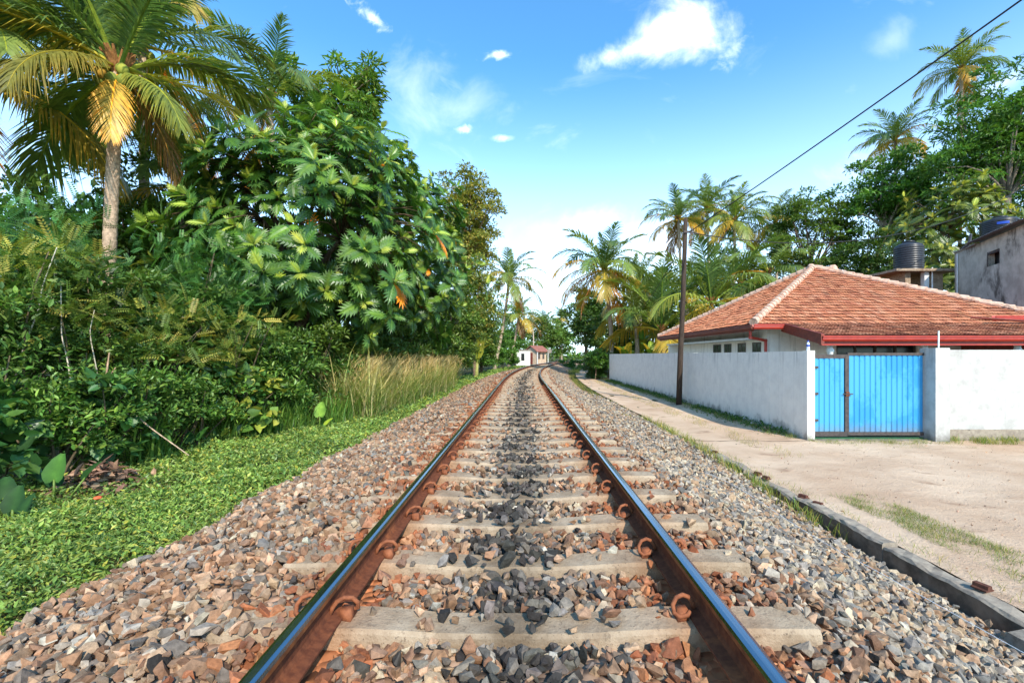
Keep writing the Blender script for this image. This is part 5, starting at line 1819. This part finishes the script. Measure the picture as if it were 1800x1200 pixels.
blades(3.3, 3.66, 5, 13, 2600, .20, LAWN + DRYG, .5, True, 9)
blades(3.8, 4.0, 3, 13, 1600, .09, LAWN + DRYG, .7, True, 10)
blades(-6.0, -2.7, 1.3, 7, 6500, .11, LAWN, .8, True, 11)
blades(-6.0, -2.7, 7, 14, 3000, .15, LAWN, .7, True, 15)
blades(-2.9, -2.55, 1.3, 14, 1500, .10, LAWN + DRYG, .7, True, 12)
blades(2.6, 4.2, 46, 80, 4000, .35, LAWN, .5)
for gs in (M['grass'],):
    for o in ():
        pass
a.build('grass', gs, None, kind='stuff', label='short patchy grass along the road, wall foot and kerb', category='grass')

# creepers hugging the foot of the long wall
a = Acc()
n = 5200
y = rng.uniform(11, 35, n); x = WX - .02 - np.abs(rng.normal(0, .22, n))
P = np.stack([x, y, -.53 + rng.uniform(0, .14, n) * np.exp(-((WX - x) / .35) ** 2)], 1)
k = (wob(y * .8, y * .3, 1.2, 3) > -.35)
P = P[k]; n = len(P)
inst(a, LEAF4, P, rng.normal(size=(n, 3)) + np.array([0, 0, .5]), np.array([-.2, 0, 1.0]) + rng.normal(0, .35, (n, 3)), rng.uniform(.05, .10, n), vary([lin(72, 108, 48), lin(60, 94, 44), lin(90, 122, 54)], n, .25, .08))
a.build('wall_foot_weeds', M['leaf'], None, kind='stuff', label='low green creeping weeds along the foot of the white wall', category='weeds')

# weeds by the kerb
for i, (x, y, h, lab) in enumerate([(3.32, 4.2, .26, 'weed with tiny yellow leaves in the drain, nearest the block'), (3.28, 5.35, .30, 'tall flowering weed at the kerb joint'),
                                    (3.22, 6.9, .32, 'leafy weed clump in the drain beyond the kerb joint'), (3.2, 7.9, .26, 'weed clump in front of the far kerb stones'),
                                    (3.55, 3.15, .22, 'weed between the concrete block and the kerb'), (3.2, 11.6, .35, 'bright green sapling at the end of the kerb'),
                                    (2.85, 12.6, .40, 'bright leafy weed growing out of the far ballast')]):
    shrub(lab, x, y, h, .16, 420, LEAF2, .05 if i < 5 else .10, [lin(110, 146, 58), lin(92, 128, 52), lin(160, 160, 80)], 8, .10, 12, .2, name='weed', cat='weed', stemcol=lin(120, 140, 70))

# tall plume grass
a = Acc()


def tussock(x, y, n, h, pal, spread, lean, tmw=BLADE):
    z0 = gzx(x, y)
    P = np.array([x, y, z0]) + np.clip(rng.normal(0, 1, (n, 3)), -1.8, 1.8) * np.array([spread, spread, 0])
    az = rng.uniform(0, 6.28, n)
    l_ = rng.uniform(.1, lean, n)
    ax = np.stack([np.cos(az) * l_, np.sin(az) * l_, np.ones(n)], 1)
    nn_ = np.stack([-np.cos(az), -np.sin(az), np.full(n, .4)], 1)
    inst(a, tmw, P, ax, nn_, h * rng.uniform(.45, 1.2, n), vary(pal, n, .2, .07))


FINE = (BLADE[0] * np.array([.34, 1, 1.6]), BLADE[1], BLADE[2])
GB = [lin(122, 148, 84), lin(138, 158, 94), lin(106, 136, 76)]
GD = [lin(196, 190, 152), lin(206, 196, 164), lin(168, 168, 118), lin(146, 156, 100)]
for i in range(60):
    t_ = i / 59
    y = 11.0 + 11 * t_ ** 1.2
    x = -4.35 + .55 * t_ + rng.uniform(-.45, .45)
    hv = rng.uniform(.75, 1.2)
    tussock(x, y, 180, (1.1 + .2 * t_) * hv, GB if i % 3 else GB + GD, .20, 1.0, FINE)
    tussock(x, y, 60, .8 * hv, GB, .22, 1.2, BLADE)
    tussock(x, y, 70, 1.45 * hv, GD, .24, .7, FINE)
# feathery seed heads
n = 4200
t_ = rng.uniform(0, 1, n)
y = 11.2 + 11 * t_; x = -4.2 + .5 * t_ + rng.normal(0, .32, n)
P = np.stack([x, y, gz(x) + rng.uniform(.8, 1.4, n) + .15 * wob(y * 1.3, x, 1.0, 2)], 1)
V_ = T([(-.008, 0, 0), (.008, 0, 0), (.016, .5, 0), (-.016, .5, 0), (0, 1, -.06)], [[(0, 1, 2, 3)], [(3, 2, 4)]])
inst(a, V_, P, np.stack([rng.uniform(-.2, 1.0, n), rng.normal(0, .4, n), np.full(n, .8)], 1), rng.normal(size=(n, 3)), rng.uniform(.14, .32, n), vary([lin(222, 200, 158), lin(206, 182, 134)], n, .12, .04))
a.build('plume_grass', M['grass'], None, kind='stuff', label='tall tan feathery plume grass beside the left verge', category='tall grass')
a = Acc()
for (px, Y) in [(420, 8.6), (448, 8.9), (478, 9.2), (505, 9.4), (530, 9.6), (250, 6.6), (275, 6.9), (395, 8.2), (585, 10.2), (610, 10.6)]:
    tussock(at(px, Y), Y, 90, .75, [lin(92, 132, 60), lin(110, 146, 70), lin(78, 116, 56)], .13, .75)
a.build('sword_grass', M['grass'], None, kind='stuff', label='long bladed green grass clumps at the edge of the left bushes', category='grass')

# small plants in front of the bushes, orange flower
Acc().lathe((at(172, 4.35), 4.35, .02), [(.01, 0), (.035, .015), (.03, .03), (.006, .035)], 7).build('fallen_flower', mat_plain('orange_petal', lin(220, 100, 56), lin(200, 84, 48), 9, 0.6, bump=0), None, label='small orange flower lying on the left grass', category='flower')

# pebbles on the dirt
a = Acc()
n = 2200
x = rng.uniform(3.85, 14, n); y = rng.uniform(1.5, 10, n)
V_, F_ = far_shapes[0]
R = rand_rot(n)
sz = np.clip(rng.lognormal(-4.6, .5, n), .005, .035)
W = np.einsum('nij,vj->nvi', R, V_) * sz[:, None, None] + np.stack([x, y, np.full(n, -.515)], 1)[:, None]
a.add(W.reshape(-1, 3), [(F_[None] + (np.arange(n) * len(V_))[:, None, None]).reshape(-1, 3)], np.repeat(vary(TAN, n, .3, .06), len(V_), 0))
a.build('pebbles', M['stone'], None, kind='stuff', label='small scattered pebbles on the sandy road', category='pebbles')

# rubble at the wall foot
a = Acc()
V_, F_ = near_shapes[3]
for i in range(9):
    R = rand_rot(1)[0]
    s_ = random.uniform(.04, .13)
    a.add((V_ @ R.T) * s_ + np.array([6.20 + random.uniform(-.12, .08), 12.1 + random.uniform(-.45, .45), -.50]), [F_], vary([lin(150, 124, 100), lin(118, 96, 78), lin(200, 194, 184)], 1, .2)[0])
a.build('rubble_heap', M['stone'], None, label='small heap of rubble and dry leaves at the wall foot', category='rubble')

# ------------------------------------------------------------------ the far huts by the track
hut = thing('white_hut', 'small white flat-roofed hut beside the far track', 'hut', (-.5, 70, .1))
hx0, hx1, hz = at(907, 70), at(932, 70), .05
w = Acc()
wx0, wx1, wz0, wz1 = at(916, 70), at(922, 70), CZ + (624 - 634) / F * 70, CZ + (624 - 621) / F * 70
w.box(hx0, wx0, 70, 70.12, hz - .3, 2.15).box(wx1, hx1, 70, 70.12, hz - .3, 2.15).box(wx0, wx1, 70, 70.12, hz - .3, wz0).box(wx0, wx1, 70, 70.12, wz1, 2.15)
w.box(hx0, hx0 + .12, 70.122, 73, hz - .3, 2.15).box(hx1 - .12, hx1, 70.122, 73, hz - .3, 2.15)
w.build('wall', M['house'], hut)
Acc().box(wx0, wx1, 70.06, 70.09, wz0, wz1).build('window', M['glass'], hut)
Acc().box(hx0 - .1, hx1 + .15, 69.85, 73.2, 2.152, 2.26).build('roof', M['soffit'], hut)
h2 = thing('tiled_hut', 'little cream hut with rusty red gabled roof behind the white hut', 'hut', (at(943, 77), 77, .05))
h2.rotation_euler = (0, 0, math.radians(-37))


def local(acc, name, mat):
    return link(name, acc.mesh(name, mat), h2, (0, 0, 0))


cream = mat_plain('cream_wall', lin(206, 182, 156), lin(184, 156, 130), 2, .9, bump=.004)
gw, gl = .98, 1.5
w = Acc()
w.box(-gw, gw, -gl, -gl + .12, -.2, 2.05).box(-gw, -gw + .12, -gl + .122, gl, -.2, 2.05).box(gw - .12, gw, -gl + .122, gl, -.2, 2.05)
w.add([(-gw, -gl, 2.052), (gw, -gl, 2.052), (0, -gl, 2.75), (-gw, -gl + .12, 2.052), (gw, -gl + .12, 2.052), (0, -gl + .12, 2.75)], [[(0, 1, 2), (5, 4, 3)], [(0, 3, 4, 1), (1, 4, 5, 2), (2, 5, 3, 0)]])
local(w, 'wall', cream)
a = Acc()
for sg in (-1, 1):
    V = [(0, -gl - .3, 2.95), (sg * (gw + .45), -gl - .3, 1.98), (sg * (gw + .45), gl + .3, 1.98), (0, gl + .3, 2.95)]
    a.add(V + [(x, y, z - .09) for x, y, z in V], [[(0, 1, 2, 3), (7, 6, 5, 4), (0, 4, 5, 1), (1, 5, 6, 2), (2, 6, 7, 3)]])
local(a, 'roof', mat_plain('rusty_roof', lin(158, 100, 82), lin(128, 80, 68), 3, .85, bump=.01))
local(Acc().box(-.25, .3, -gl - .03, -gl - .003, -.15, 1.75), 'door', M['darkred'])
local(Acc().box(gw + .003, gw + .03, -.9, -.35, .7, 1.6), 'window', M['frame'])
local(Acc().box(gw + .003, gw + .03, .35, .9, .7, 1.6), 'window', M['frame'])
for y_ in (-gl - .1, gl):
    local(Acc().box(gw + .28, gw + .38, y_, y_ + .1, -.2, 1.95), 'post', M['whitetrim'])
sg_ = thing('round_sign', 'small pale round signboard on a post beside the far hut', 'sign', (at(966, 72), 72, 0))
Acc().tube([(at(966, 72), 72, -.2), (at(966, 72), 72, 1.75)], .05, 6).build('post', M['frame'], sg_)
Acc().tube([(at(966, 72), 71.93, 2.05), (at(966, 72), 71.97, 2.05)], .36, 14).build('board', M['soffit'], sg_)

# ------------------------------------------------------------------ far woods closing the view
a = Acc()
C = []
for i in range(700):
    th = math.radians(rng.uniform(-58, 62))
    d = rng.uniform(125, 170)
    x, y = d * math.sin(th), d * math.cos(th)
    C.append((x, y, 8.5 * rng.uniform(0, 1) ** 1.6))
C = np.array(C)
foliage(a, C, 3.2, 34000, LEAF2, 1.4, MG + LG + DG, (0, 150, 0), .8, .2, .8)
a.build('far_woods', M['leaf'], None, kind='stuff', label='distant green woods closing the horizon', category='woods')
a = Acc()
C = []
for i in range(300):
    x = rng.uniform(-60, -14); y = rng.uniform(18, 60)
    C.append((x, y, rng.uniform(0, 6.0)))
foliage(a, np.array(C), 1.9, 16000, LEAF2, .55, MG + DG, (-30, 40, 0), .8, .2, .8)
a.build('left_woods', M['leaf'], None, kind='stuff', label='dim green wood behind the left hand shrubs', category='woods')
